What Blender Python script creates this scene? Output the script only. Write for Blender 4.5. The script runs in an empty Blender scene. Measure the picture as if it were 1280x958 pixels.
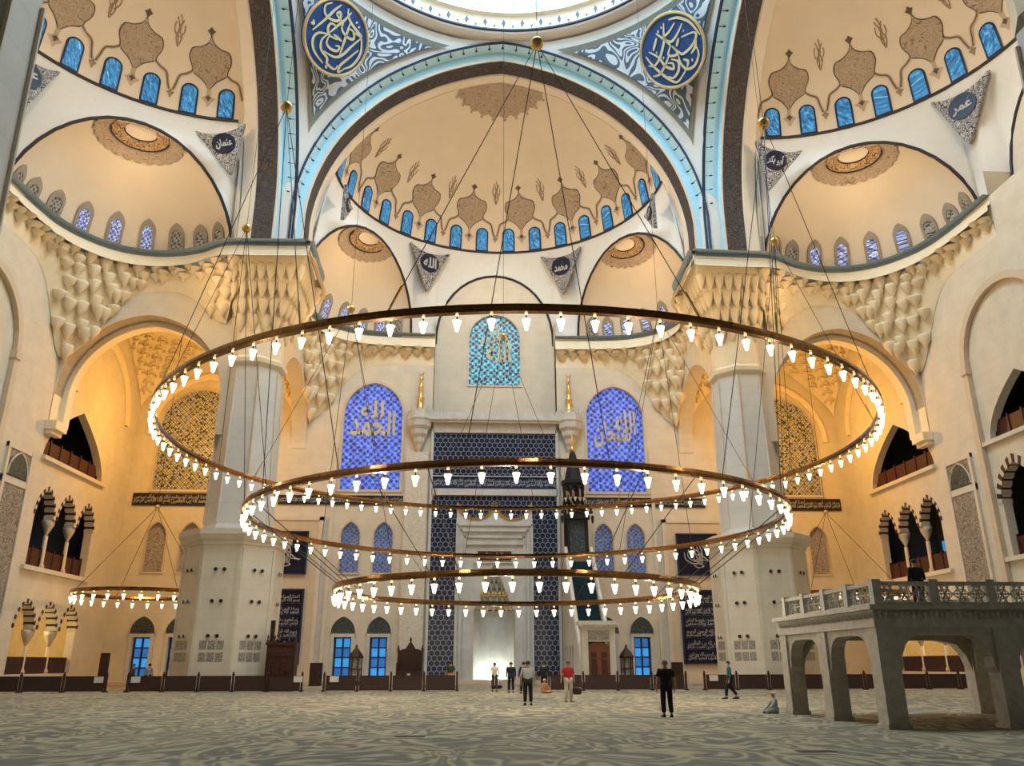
import bpy, bmesh, math, random
from mathutils import Vector, Matrix
from mathutils.geometry import tessellate_polygon
random.seed(7)
PI = math.pi
sc = bpy.context.scene
COL = sc.collection

# ------------------------------------------------------------------ camera, world, exposure
F_PX, PITCH, YAW, ROLL = 1008.2, 0.33516, 0.05495, 0.00194
cam = bpy.data.cameras.new('camera')
cam.sensor_fit = 'HORIZONTAL'; cam.sensor_width = 36.0
cam.lens = F_PX * 36.0 / 1280.0
cam.clip_end = 400
cam_o = bpy.data.objects.new('camera', cam); COL.objects.link(cam_o)
cam_o.location = (-2.335, -39.2, 1.6)
cam_o.rotation_mode = 'QUATERNION'
cam_o.rotation_quaternion = (Matrix.Rotation(-YAW, 3, 'Z') @ Matrix.Rotation(PI/2 + PITCH, 3, 'X') @ Matrix.Rotation(-ROLL, 3, 'Z')).to_quaternion()
sc.camera = cam_o
sc.view_settings.view_transform = 'Standard'
sc.view_settings.look = 'None'
sc.view_settings.exposure = 0.0
sc.view_settings.gamma = 1.0
sc.view_settings.use_curve_mapping = False
try:
    sc.cycles.max_bounces = 5; sc.cycles.diffuse_bounces = 3; sc.cycles.glossy_bounces = 2
    sc.cycles.sample_clamp_indirect = 3.0
    sc.cycles.caustics_reflective = False; sc.cycles.caustics_refractive = False
except Exception:
    pass
world = bpy.data.worlds.new('world'); sc.world = world; world.use_nodes = True
world.node_tree.nodes['Background'].inputs[0].default_value = (0.95, 0.84, 0.70, 1)
world.node_tree.nodes['Background'].inputs[1].default_value = 0.06

def lamp(name, loc, power, color, radius=0.15, kind='POINT', rot=None, size=None):
    d = bpy.data.lights.new(name, kind); d.energy = power; d.color = color
    if kind == 'AREA':
        d.shape = 'DISK'; d.size = size
    else:
        d.shadow_soft_size = radius
    if kind == 'SPOT':
        d.spot_size = size; d.spot_blend = 0.8
    o = bpy.data.objects.new(name, d); COL.objects.link(o); o.location = loc
    if rot: o.rotation_euler = rot
    return o
WARM = (1.0, 0.76, 0.48); AMBER = (1.0, 0.50, 0.10); COOL = (0.56, 0.80, 1.0); CREAM = (1.0, 0.82, 0.60)
# added cool point lamps inside the main dome, standing in for its window daylight
for k in range(8):
    a = k * PI / 4 + PI / 8
    lamp('dome_daylight_fill', (6*math.cos(a), 6*math.sin(a), 62.0), 3500, COOL, 0.5)
# cornice lamps of each half dome and of the exedrae
for rz in (0, PI/2, -PI/2):
    R = Matrix.Rotation(rz, 3, 'Z')
    for (x, y, z, p, c) in ((-6.5, 22, 37.5, 780, WARM), (6.5, 22, 37.5, 780, WARM), (0, 28, 37.5, 420, WARM),
                            (-11.6, 26.2, 35.4, 150, WARM), (11.6, 26.2, 35.4, 150, WARM)):
        lamp('cornice_lamp', tuple(R @ Vector((x, y, z))), p, c, 0.3)
# lamps of the corner bays and of the galleries
for s in (-1, 1):
    lamp('corner_bay_lamp', (s*25.4, 24.5, 20.5), 2300, AMBER, 0.4)
    lamp('corner_bay_lamp', (s*25.4, 22.0, 8.0), 420, (1, .56, .17), 0.3)
    lamp('gallery_lamp', (s*35.0, 22.5, 4.6), 420, (1, .74, .36), 0.2)
    lamp('pillar_head_fill', (s*21.8, 12.6, 26.2), 380, (1, .62, .26), 0.2)  # fill points added beside the pillar heads to warm and brighten them
    lamp('pillar_head_fill', (s*12.6, 21.8, 26.2), 380, (1, .62, .26), 0.2)
    lamp('pillar_head_fill', (s*12.6, 12.6, 26.2), 380, (1, .62, .26), 0.2)
lamp('prayer_niche_lamp', (0, 32.3, .8), 170, (0.94, 1.0, 0.86), 0.1)

# ------------------------------------------------------------------ materials
def nn(nt, typ, **kw):
    n = nt.nodes.new(typ)
    for k, v in kw.items(): setattr(n, k, v)
    return n
def mth(nt, op, a, b=None, c=None, clamp=False):
    n = nt.nodes.new('ShaderNodeMath'); n.operation = op; n.use_clamp = clamp
    for i, v in enumerate((a, b, c)):
        if v is None: continue
        if isinstance(v, (int, float)): n.inputs[i].default_value = v
        else: nt.links.new(v, n.inputs[i])
    return n.outputs[0]
def mixc(nt, fac, a, b):
    n = nt.nodes.new('ShaderNodeMix'); n.data_type = 'RGBA'
    for i, v in ((0, fac), (6, a), (7, b)):
        if isinstance(v, (int, float)): n.inputs[i].default_value = v
        elif isinstance(v, tuple): n.inputs[i].default_value = v if len(v) == 4 else v + (1,)
        else: nt.links.new(v, n.inputs[i])
    return n.outputs[2]
def newmat(name):
    m = bpy.data.materials.new(name); m.use_nodes = True
    nt = m.node_tree; b = nt.nodes['Principled BSDF']
    tc = nn(nt, 'ShaderNodeTexCoord')
    return m, nt, b, tc.outputs['Object']
def noise(nt, vec, scale, detail=3, rough=.5, dist=0.0):
    n = nn(nt, 'ShaderNodeTexNoise'); n.inputs['Scale'].default_value = scale
    n.inputs['Detail'].default_value = detail; n.inputs['Roughness'].default_value = rough
    n.inputs['Distortion'].default_value = dist
    nt.links.new(vec, n.inputs['Vector']); return n.outputs['Fac']
def ramp(nt, fac, stops, const=False):
    n = nn(nt, 'ShaderNodeValToRGB')
    if const: n.color_ramp.interpolation = 'CONSTANT'
    el = n.color_ramp.elements
    while len(el) < len(stops): el.new(0.5)
    for e, (p, c) in zip(el, stops):
        e.position = p; e.color = c if len(c) == 4 else tuple(c) + (1,)
    nt.links.new(fac, n.inputs[0]); return n.outputs[0]
def mat(name, color, rough=.6, metal=0.0, var=.08, scale=2.0, emit=None, estr=0.0, spec=.3):
    m, nt, b, oc = newmat(name)
    f = noise(nt, oc, scale)
    c0 = tuple(max(0, c*(1-var)) for c in color); c1 = tuple(min(1, c*(1+var)) for c in color)
    nt.links.new(ramp(nt, f, [(.3, c0), (.7, c1)]), b.inputs['Base Color'])
    b.inputs['Roughness'].default_value = rough; b.inputs['Metallic'].default_value = metal
    b.inputs['Specular IOR Level'].default_value = spec
    if emit:
        b.inputs['Emission Color'].default_value = tuple(emit) + (1,)
        b.inputs['Emission Strength'].default_value = estr
    return m
def stone(name, color, bw=2.2, bh=0.62, joint=.93, rough=.65):
    # ashlar courses: horizontal joints by height, vertical joints staggered
    m, nt, b, oc = newmat(name)
    s = nn(nt, 'ShaderNodeSeparateXYZ'); nt.links.new(oc, s.inputs[0])
    u = mth(nt, 'ADD', s.outputs[0], s.outputs[1])
    row = mth(nt, 'FLOOR', mth(nt, 'DIVIDE', s.outputs[2], bh))
    fz = mth(nt, 'FRACT', mth(nt, 'DIVIDE', s.outputs[2], bh))
    fu = mth(nt, 'FRACT', mth(nt, 'ADD', mth(nt, 'DIVIDE', u, bw), mth(nt, 'MULTIPLY', row, .5)))
    j = mth(nt, 'MAXIMUM', mth(nt, 'LESS_THAN', fz, .05), mth(nt, 'LESS_THAN', fu, .015))
    f = noise(nt, oc, .9, 4)
    base = ramp(nt, f, [(.3, tuple(c*.93 for c in color)), (.7, tuple(min(1, c*1.04) for c in color))])
    nt.links.new(mixc(nt, mth(nt, 'MULTIPLY', j, 1-joint+.12), base, tuple(c*.55 for c in color)), b.inputs['Base Color'])
    b.inputs['Roughness'].default_value = rough; b.inputs['Specular IOR Level'].default_value = .25
    return m
def uv_axes(nt, oc, ax):
    s = nn(nt, 'ShaderNodeSeparateXYZ'); nt.links.new(oc, s.inputs[0])
    if ax == 'x': return s.outputs[0], s.outputs[2]
    if ax == 'y': return s.outputs[1], s.outputs[2]
    return mth(nt, 'ADD', s.outputs[0], s.outputs[1]), s.outputs[2]
def hexmat(name, s=.47):
    m, nt, b, oc = newmat(name)
    u, z = uv_axes(nt, oc, 'x')
    x = mth(nt, 'DIVIDE', z, s); y = mth(nt, 'DIVIDE', u, s)      # flat sides left and right swapped below
    x, y = y, x
    R3 = 1.7320508
    def cell(ox, oy):
        a = mth(nt, 'SUBTRACT', mth(nt, 'FLOORED_MODULO', mth(nt, 'ADD', x, ox), 1.0), .5)
        c = mth(nt, 'SUBTRACT', mth(nt, 'FLOORED_MODULO', mth(nt, 'ADD', y, oy), R3), R3/2)
        a = mth(nt, 'ABSOLUTE', a); c = mth(nt, 'ABSOLUTE', c)
        return mth(nt, 'MAXIMUM', a, mth(nt, 'ADD', mth(nt, 'MULTIPLY', a, .5), mth(nt, 'MULTIPLY', c, R3/2)))
    d = mth(nt, 'MINIMUM', cell(100.0, 100*R3), cell(100.5, 100*R3 + R3/2))
    line = mth(nt, 'GREATER_THAN', d, .445)
    v = nn(nt, 'ShaderNodeTexVoronoi'); v.inputs['Scale'].default_value = 3.2; nt.links.new(oc, v.inputs['Vector'])
    c = ramp(nt, noise(nt, oc, 1.6, 2), [(.35, (.002, .004, .018)), (.6, (.005, .010, .045)), (.8, (.014, .026, .07))])
    inner = mth(nt, 'LESS_THAN', d, .2)
    c = mixc(nt, mth(nt, 'MULTIPLY', inner, mth(nt, 'GREATER_THAN', noise(nt, oc, 2.3, 1), .6)), c, (.03, .055, .12))
    nt.links.new(mixc(nt, line, c, (.30, .34, .42)), b.inputs['Base Color'])
    b.inputs['Roughness'].default_value = .3
    return m
def glassmat(name, ax, s, colors, strength, dark=(.02, .02, .04), lead=(.45, .45, .5), bars=.10, accent=None, vor=6.0, glow=None):
    # stained glass: diagonal lead lattice, star pieces, glow by strength, mostly for light from outside
    m, nt, b, oc = newmat(name)
    u, z = uv_axes(nt, oc, ax)
    p = mth(nt, 'DIVIDE', mth(nt, 'ADD', u, z), s); q = mth(nt, 'DIVIDE', mth(nt, 'SUBTRACT', u, z), s)
    def linef(t, w): 
        f = mth(nt, 'ABSOLUTE', mth(nt, 'SUBTRACT', mth(nt, 'FRACT', t), .5)); return mth(nt, 'GREATER_THAN', f, .5-w)
    big = mth(nt, 'MAXIMUM', linef(p, bars*.5), linef(q, bars*.5))
    kk = vor*s/ (2.0)
    P2 = mth(nt, 'MULTIPLY', p, max(2, round(kk))); Q2 = mth(nt, 'MULTIPLY', q, max(2, round(kk)))
    fp2 = mth(nt, 'SUBTRACT', mth(nt, 'FRACT', P2), .5); fq2 = mth(nt, 'SUBTRACT', mth(nt, 'FRACT', Q2), .5)
    rr = mth(nt, 'MULTIPLY', mth(nt, 'SQRT', mth(nt, 'ADD', mth(nt, 'MULTIPLY', fp2, fp2), mth(nt, 'MULTIPLY', fq2, fq2))), 2.0)
    cb = nn(nt, 'ShaderNodeCombineXYZ'); nt.links.new(mth(nt, 'FLOOR', P2), cb.inputs[0]); nt.links.new(mth(nt, 'FLOOR', Q2), cb.inputs[1])
    wn = nn(nt, 'ShaderNodeTexWhiteNoise'); nt.links.new(cb.outputs[0], wn.inputs['Vector'])
    sp = nn(nt, 'ShaderNodeSeparateColor'); nt.links.new(wn.outputs['Color'], sp.inputs[0])
    n = len(colors)
    c = ramp(nt, sp.outputs[0], [(i/n, colors[i]) for i in range(n)], True)
    if accent:
        fp = mth(nt, 'ABSOLUTE', mth(nt, 'SUBTRACT', mth(nt, 'FRACT', mth(nt, 'MULTIPLY', p, .5)), .5))
        fq = mth(nt, 'ABSOLUTE', mth(nt, 'SUBTRACT', mth(nt, 'FRACT', mth(nt, 'MULTIPLY', q, .5)), .5))
        a = mth(nt, 'MULTIPLY', mth(nt, 'LESS_THAN', fp, .13), mth(nt, 'LESS_THAN', fq, .13))
        c = mixc(nt, a, c, accent)
    edge = mth(nt, 'GREATER_THAN', rr, .80)
    c = mixc(nt, edge, c, dark)
    c2 = mixc(nt, big, c, lead)
    nt.links.new(c2, b.inputs['Base Color']); nt.links.new(c2, b.inputs['Emission Color'])
    b.inputs['Emission Strength'].default_value = strength; b.inputs['Roughness'].default_value = .35
    return m
def arabesque(name, bg, fg, fg2, scale=1.0, w=.06, dist=1.6):
    # curling stem pattern: iso lines of a warped noise field
    m, nt, b, oc = newmat(name)
    f = noise(nt, oc, scale, 1.0, .4, dist)
    g = mth(nt, 'FRACT', mth(nt, 'MULTIPLY', f, 9.0))
    d = mth(nt, 'ABSOLUTE', mth(nt, 'SUBTRACT', g, .5))
    c = ramp(nt, d, [(0, fg), (w*2, fg), (w*2+.05, fg2), (w*2+.11, bg)])
    nt.links.new(c, b.inputs['Base Color']); b.inputs['Roughness'].default_value = .6
    return m

M = {}
M['stone'] = stone('cream_stone', (.70, .635, .52))
M['plaster'] = mat('white_plaster', (.78, .76, .72), .7, var=.02)
M['dome_paint'] = mat('painted_dome_plaster', (.80, .68, .53), .7, var=.03, scale=.6)
M['marble'] = mat('grey_white_marble', (.60, .595, .57), .35, var=.10, scale=1.3)
M['tribune'] = mat('carved_grey_marble', (.50, .47, .41), .5, var=.16, scale=5)
M['beige'] = stone('beige_limestone', (.66, .55, .40), 1.2, .6)
M['ledge_blue'] = mat('blue_grey_cornice', (.27, .37, .46), .5)
M['pale_blue'] = mat('pale_daylight_blue', (.52, .82, .95), .6, var=.03)  # daylight reflected on the arch soffit, put into the base colour
M['line'] = mat('dark_blue_line', (.02, .035, .08), .5)
M['darkline'] = mat('black_brown_line', (.025, .022, .03), .5)
M['band'] = arabesque('brown_script_band', (.022, .017, .022), (.09, .065, .055), (.045, .035, .035), 1.1, .07)
M['taupe'] = arabesque('taupe_arabesque', (.47, .355, .25), (.25, .17, .11), (.38, .28, .19), 1.0, .03)
M['taupe_line'] = mat('dark_taupe_line', (.13, .09, .06), .6)
M['tan'] = mat('tan_paint', (.54, .42, .29), .6)
M['pend'] = arabesque('blue_white_arabesque', (.08, .115, .17), (.66, .71, .76), (.05, .08, .16), .42, .10, 1.2)
M['pend_border'] = mat('grey_olive_border', (.20, .20, .17), .6)
M['roundel_blue'] = mat('deep_blue_enamel', (.015, .06, .20), .4, var=.2)
M['roundel_gold'] = mat('matt_gold', (.55, .42, .20), .4, .3)
M['script_gold'] = mat('pale_gold_script', (.62, .55, .32), .5)
M['medal'] = arabesque('black_white_filigree', (.02, .02, .035), (.50, .46, .42), (.25, .22, .22), 2.4, .09, 1.0)
M['medal_disc'] = mat('black_blue_disc', (.012, .014, .035), .4)
M['white_script'] = mat('silver_white_script', (.46, .46, .46), .5)
M['navy'] = mat('navy_panel', (.008, .012, .035), .25, var=.2)
M['navy_frame'] = mat('dark_blue_frame', (.02, .03, .07), .4)
M['hex'] = hexmat('blue_hexagon_tiles')
M['hex_band'] = mat('navy_tile_band', (.02, .035, .10), .3)
M['brass'] = mat('polished_brass', (.27, .135, .045), .2, 1.0, var=.25, scale=6)
M['gold'] = mat('gilding', (.75, .50, .16), .3, .8)
M['cable'] = mat('dark_steel_cable', (.035, .03, .03), .5, .3)
M['bulb'] = mat('lit_opal_glass', (1, .93, .8), .4, emit=(1, .86, .62), estr=4.0)
M['spark'] = mat('glowing_gold_dot', (1, .8, .4), .4, emit=(1, .70, .28), estr=3.0)  # small warm emissive dot under the ring, above each bulb
M['wood'] = mat('dark_carved_walnut', (.045, .018, .012), .5, var=.4, scale=8)
M['wood2'] = mat('red_brown_walnut', (.065, .022, .015), .45, var=.3, scale=6)
M['wood_door'] = mat('mahogany_door', (.20, .065, .03), .4, var=.2, scale=5)
M['mesh_brown'] = mat('dark_brown_mesh', (.055, .03, .025), .6, var=.25, scale=20)
M['black'] = mat('matt_black', (.012, .012, .014), .6)
M['teal_carpet'] = mat('dark_teal_carpet', (.01, .035, .045), .9, var=.3, scale=9)
M['dark_hall'] = mat('shade_dark_plaster', (.10, .10, .09), .8)  # gallery plaster with the shade of the upper rooms put into its colour
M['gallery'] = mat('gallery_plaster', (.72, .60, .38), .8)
M['strip'] = mat('black_brown_strip', (.02, .018, .025), .4)
M['red_vouss'] = mat('dark_red_voussoir', (.055, .018, .015), .6)
M['white_vouss'] = mat('cream_voussoir', (.62, .57, .47), .6)
M['panel_orn'] = arabesque('grey_brown_relief', (.17, .14, .115), (.36, .32, .26), (.12, .10, .09), 1.5, .12, .8)
M['lunette'] = arabesque('green_black_lunette', (.015, .025, .03), (.10, .13, .12), (.03, .05, .05), 2.6, .06, .8)
M['geo'] = arabesque('cream_interlace', (.62, .56, .46), (.72, .68, .60), (.50, .44, .35), 2.2, .12, .7)
M['glass_blue'] = glassmat('cobalt_stained_glass', 'x', .62, [(.05, .10, .75), (.08, .18, .95), (.03, .05, .50), (.12, .26, 1.0), (.04, .08, .62), (.015, .03, .22)], .85, accent=(.01, .12, .04), vor=4.2, bars=.09, lead=(.22, .30, .62))
M['glass_teal'] = glassmat('turquoise_stained_glass', 'x', .60, [(.01, .03, .08), (.02, .45, .62), (.03, .22, .30), (.05, .60, .80), (.01, .08, .14)], .62, accent=(.16, .01, .03), vor=3.4, bars=.12, lead=(.35, .42, .45))
M['glass_bay'] = glassmat('amber_lit_stained_glass', 'x', .5, [(.30, .27, .12), (.55, .50, .20), (.40, .36, .12), (.50, .52, .58), (.04, .05, .02), (.34, .38, .60), (.6, .55, .3)], .10, dark=(.03, .02, .015), vor=2.9, bars=.05, lead=(.5, .45, .3))  # amber bay light on the panes, put into colour and a faint glow
m, nt, b, oc = newmat('streaked_blue_glass')
u, z = uv_axes(nt, oc, 'xy')
cb = nn(nt, 'ShaderNodeCombineXYZ'); nt.links.new(mth(nt, 'MULTIPLY', mth(nt, 'ADD', u, mth(nt, 'MULTIPLY', z, .6)), 4.0), cb.inputs[0]); nt.links.new(mth(nt, 'MULTIPLY', mth(nt, 'SUBTRACT', z, mth(nt, 'MULTIPLY', u, .4)), 1.1), cb.inputs[1])
c = ramp(nt, noise(nt, cb.outputs[0], 1.6, 3, .6, .8), [(.33, (.01, .07, .20)), (.5, (.03, .19, .45)), (.62, (.07, .36, .72)), (.72, (.35, .68, .9))])
nt.links.new(c, b.inputs['Base Color']); nt.links.new(c, b.inputs['Emission Color']); b.inputs['Emission Strength'].default_value = .42
M['glass_sky'] = m
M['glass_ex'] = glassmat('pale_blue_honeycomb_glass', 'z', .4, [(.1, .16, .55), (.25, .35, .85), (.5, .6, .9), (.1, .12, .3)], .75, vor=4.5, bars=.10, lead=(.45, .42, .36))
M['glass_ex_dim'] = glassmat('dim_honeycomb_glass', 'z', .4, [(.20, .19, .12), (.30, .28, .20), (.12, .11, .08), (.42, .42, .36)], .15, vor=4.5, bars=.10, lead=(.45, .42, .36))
M['glass_nic'] = glassmat('pale_blue_filigree_glass', 'x', .42, [(.10, .16, .36), (.16, .26, .55), (.22, .3, .5), (.08, .12, .25)], .30, vor=5.5, bars=.05, lead=(.32, .36, .45))
M['glass_gry'] = arabesque('grey_filigree_window', (.44, .40, .36), (.20, .18, .24), (.34, .30, .30), 1.9, .10, .9)
M['glass_door'] = mat('dusk_blue_glass', (.02, .10, .28), .2, var=.5, scale=1.2, emit=(.02, .12, .34), estr=1.0)
M['glass_door2'] = mat('bright_dusk_glass', (.05, .3, .7), .2, var=.4, scale=1.5, emit=(.03, .26, .62), estr=1.0)
M['glass_dome'] = mat('bright_daylight_glass', (.3, .8, .9), .3, var=.3, scale=.6, emit=(.16, .62, .72), estr=1.0)
M['skin'] = mat('skin', (.42, .25, .17), .5)
M['hair'] = mat('dark_hair', (.02, .015, .012), .7)
M['greyhair'] = mat('greying_hair', (.16, .13, .12), .7)
M['paper'] = mat('white_notice_paper', (.75, .73, .68), .6)

# carpet
m, nt, b, oc = newmat('swirl_carpet')
mp = nn(nt, 'ShaderNodeMapping'); mp.inputs['Scale'].default_value = (1.0, .62, 1); nt.links.new(oc, mp.inputs['Vector'])
f = noise(nt, mp.outputs[0], .55, 1.0, .4, 2.4)
g = mth(nt, 'ABSOLUTE', mth(nt, 'SUBTRACT', mth(nt, 'FRACT', mth(nt, 'MULTIPLY', f, 4.5)), .5))
big = noise(nt, oc, .13, 2)
dark = ramp(nt, big, [(.35, (.145, .14, .115)), (.65, (.24, .205, .145))])
c = mixc(nt, ramp(nt, g, [(.06, (.85, .85, .85)), (.34, (0, 0, 0))]), dark, (.52, .43, .27))
c = mixc(nt, mth(nt, 'MULTIPLY', noise(nt, oc, 9, 2), .35), c, (.20, .21, .19))
nt.links.new(c, b.inputs['Base Color']); b.inputs['Roughness'].default_value = .95; b.inputs['Specular IOR Level'].default_value = .1
M['carpet'] = m

# ------------------------------------------------------------------ mesh helpers
class MB:
    def __init__(s): s.v = []; s.f = []; s.m = []; s.cur = 0
    def add(s, vs, fs, mi=None):
        o = len(s.v); s.v += [tuple(p) for p in vs]
        s.f += [tuple(i+o for i in f) for f in fs]; s.m += [s.cur if mi is None else mi]*len(fs); return s
    def box(s, x0, x1, y0, y1, z0, z1, mi=None, bev=0):
        vs = [(x, y, z) for z in (z0, z1) for y in (y0, y1) for x in (x0, x1)]
        return s.add(vs, [(0,2,3,1), (4,5,7,6), (0,1,5,4), (2,6,7,3), (0,4,6,2), (1,3,7,5)], mi)
    def grid(s, rows, closed=False, mi=None, capb=False):
        n = len(rows[0]); o = len(s.v)
        fs = []
        for i in range(len(rows)-1):
            for j in range(n if closed else n-1):
                k = (j+1) % n
                fs.append((i*n+j, i*n+k, (i+1)*n+k, (i+1)*n+j))
        return s.add([p for r in rows for p in r], fs, mi)
    def tube(s, pts, r, seg=6, mi=None, closed=False):
        pts = [Vector(p) for p in pts]; rows = []
        n = len(pts)
        rr = r if isinstance(r, (list, tuple)) else [r]*n
        for i, p in enumerate(pts):
            if closed: t = pts[(i+1) % n] - pts[i-1]
            else: t = pts[min(i+1, n-1)] - pts[max(i-1, 0)]
            t.normalize()
            up = Vector((0, 0, 1)) if abs(t.z) < .9 else Vector((1, 0, 0))
            a = t.cross(up).normalized(); b = t.cross(a)
            rows.append([p + rr[i]*(a*math.cos(2*PI*k/seg) + b*math.sin(2*PI*k/seg)) for k in range(seg)])
        if closed: rows.append(rows[0])
        s.grid(rows, True, mi)
        if not closed:
            o = len(s.v) - seg*n
            s.f.append(tuple(range(o, o+seg))); s.m.append(s.cur if mi is None else mi)
            s.f.append(tuple(range(o+seg*(n-1), o+seg*n))); s.m.append(s.cur if mi is None else mi)
        return s
    def lathe(s, prof, c=(0, 0, 0), seg=16, mi=None, rot=0):
        rows = [[(c[0]+r*math.cos(2*PI*k/seg+rot), c[1]+r*math.sin(2*PI*k/seg+rot), c[2]+z) for k in range(seg)] for r, z in prof]
        s.grid(rows, True, mi)
        o = len(s.v) - seg*len(prof)
        s.f.append(tuple(range(o, o+seg))); s.f.append(tuple(range(o+seg*(len(prof)-1), o+seg*len(prof)))); s.m += [s.cur if mi is None else mi]*2
        return s
    def poly(s, outer, holes, fr, depth=0.0, mi=None, mrev=None, back=True):
        # 2D outline with holes in the frame fr(u,v,w); w = depth behind the face
        ls = [[Vector((p[0], p[1], 0)) for p in outer]] + [[Vector((p[0], p[1], 0)) for p in h] for h in holes]
        flat = [p for l in ls for p in l]
        tris = tessellate_polygon(ls)
        s.add([fr(p.x, p.y, 0) for p in flat], tris, mi)
        if depth:
            if back: s.add([fr(p.x, p.y, depth) for p in flat], tris, mi)
            for k, l in enumerate(ls):
                n = len(l); vs = [fr(p.x, p.y, 0) for p in l] + [fr(p.x, p.y, depth) for p in l]
                s.add(vs, [(i, (i+1) % n, (i+1) % n+n, i+n) for i in range(n)], mrev if (mrev is not None and k) else mi)
        return s
    def build(s, name, mats, parent=None, smooth=False, loc=None, xf=None):
        me = bpy.data.meshes.new(name)
        vs = s.v if xf is None else [tuple(xf @ Vector(p)) for p in s.v]
        me.from_pydata(vs, [], s.f); 
        if not isinstance(mats, (list, tuple)): mats = [mats]
        for k in mats: me.materials.append(M[k] if isinstance(k, str) else k)
        if len(mats) > 1: me.polygons.foreach_set('material_index', s.m)
        me.validate(); 
        bm = bmesh.new(); bm.from_mesh(me); bmesh.ops.recalc_face_normals(bm, faces=bm.faces); bm.to_mesh(me); bm.free()
        if smooth: me.polygons.foreach_set('use_smooth', [True]*len(me.polygons))
        me.update()
        o = bpy.data.objects.new(name, me); COL.objects.link(o)
        if parent: o.parent = parent
        if loc: o.location = loc
        return o
def tag(o, label=None, cat=None, group=None, kind=None):
    if label: o['label'] = label
    if cat: o['category'] = cat
    if group: o['group'] = group
    if kind: o['kind'] = kind
    return o
def empty(name, loc=(0, 0, 0), rz=0, **kw):
    o = bpy.data.objects.new(name, None); COL.objects.link(o); o.location = loc; o.rotation_euler = (0, 0, rz)
    return tag(o, **kw)
def struct(o, label=None): 
    o['kind'] = 'structure'
    if label: o['label'] = label
    return o
def copy_tree(o, parent=None):
    c = o.copy(); COL.objects.link(c); c.parent = parent
    for ch in list(o.children): copy_tree(ch, c)
    return c
def catmull(P, n=6, closed=False):
    out = []; N = len(P)
    for i in range(N if closed else N-1):
        p0, p1, p2, p3 = (P[(i-1) % N] if closed or i else P[0]), P[i], P[(i+1) % N], (P[(i+2) % N] if closed else P[min(i+2, N-1)])
        for k in range(n):
            t = k/n
            out.append(tuple(.5*((2*b)+(-a+c)*t+(2*a-5*b+4*c-d)*t*t+(-a+3*b-3*c+d)*t**3) for a, b, c, d in zip(p0, p1, p2, p3)))
    if not closed: out.append(tuple(P[-1]))
    return out
def arch(cx, hw, z0, zs, za, n=10, pointed=True):
    # outline of an opening: sill z0, springing zs, apex za (counter-clockwise from bottom left)
    pts = [(cx-hw, z0), (cx+hw, z0)]
    h = za - zs
    if h > hw + 1e-6 and pointed:
        r = (hw*hw + h*h)/(2*hw); c = r - hw; a1 = math.atan2(h, c)
        right = [(-c + r*math.cos(a1*k/n), r*math.sin(a1*k/n)) for k in range(n+1)]
    else:
        right = [(hw*math.cos(PI/2*k/n), h*math.sin(PI/2*k/n)) for k in range(n+1)]
        if pointed: right = [(x, y*(1-.06*math.sin(PI*k/n))) for k, (x, y) in enumerate(right)]
    pts += [(cx+x, zs+y) for x, y in right]
    pts += [(cx-x, zs+y) for x, y in reversed(right[:-1])]
    return pts
def frY(y0, sgn=1):   # wall facing -Y, depth goes to +Y
    return lambda u, v, w: (u, y0 + w*sgn, v)
def frX(x0, sgn):     # wall at X=x0, depth goes sgn*X ; u = Y
    return lambda u, v, w: (x0 + w*sgn, u, v)
def xyframe(o, ux, uy, n):
    o, ux, uy, n = Vector(o), Vector(ux).normalized(), Vector(uy).normalized(), Vector(n).normalized()
    return lambda u, v, w: tuple(o + ux*u + uy*v + n*w)
def ribbon2d(mb, pts, w, fr, d=.03, mi=None):
    # flat stroke of varying width following 2D points
    n = len(pts); L = []; Rr = []
    for i, p in enumerate(pts):
        a = pts[max(i-1, 0)]; b = pts[min(i+1, n-1)]
        tx, ty = b[0]-a[0], b[1]-a[1]; l = math.hypot(tx, ty) or 1
        ww = (w(i/(n-1)) if callable(w) else w)/2
        L.append((p[0]-ty/l*ww, p[1]+tx/l*ww)); Rr.append((p[0]+ty/l*ww, p[1]-tx/l*ww))
    mb.grid([[fr(a[0], a[1], -d), fr(b[0], b[1], -d)] for a, b in zip(L, Rr)], False, mi)

# Arabic text with joined forms, as a flat mesh
AR = {'ا': (0xFE8D, 2), 'ب': (0xFE8F, 4), 'ة': (0xFE93, 2), 'ت': (0xFE95, 4), 'ج': (0xFE9D, 4), 'ح': (0xFEA1, 4), 'خ': (0xFEA5, 4), 'د': (0xFEA9, 2),
      'ذ': (0xFEAB, 2), 'ر': (0xFEAD, 2), 'ز': (0xFEAF, 2), 'س': (0xFEB1, 4), 'ش': (0xFEB5, 4), 'ص': (0xFEB9, 4), 'ض': (0xFEBD, 4), 'ط': (0xFEC1, 4),
      'ع': (0xFEC9, 4), 'غ': (0xFECD, 4), 'ف': (0xFED1, 4), 'ق': (0xFED5, 4), 'ك': (0xFED9, 4), 'ل': (0xFEDD, 4), 'م': (0xFEE1, 4), 'ن': (0xFEE5, 4),
      'ه': (0xFEE9, 4), 'و': (0xFEED, 2), 'ى': (0xFEEF, 2), 'ي': (0xFEF1, 4), 'أ': (0xFE83, 2), 'إ': (0xFE87, 2), 'ء': (0xFE80, 1), 'ئ': (0xFE89, 4), 'ؤ': (0xFE85, 2), 'ث': (0xFE99, 4)}
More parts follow.
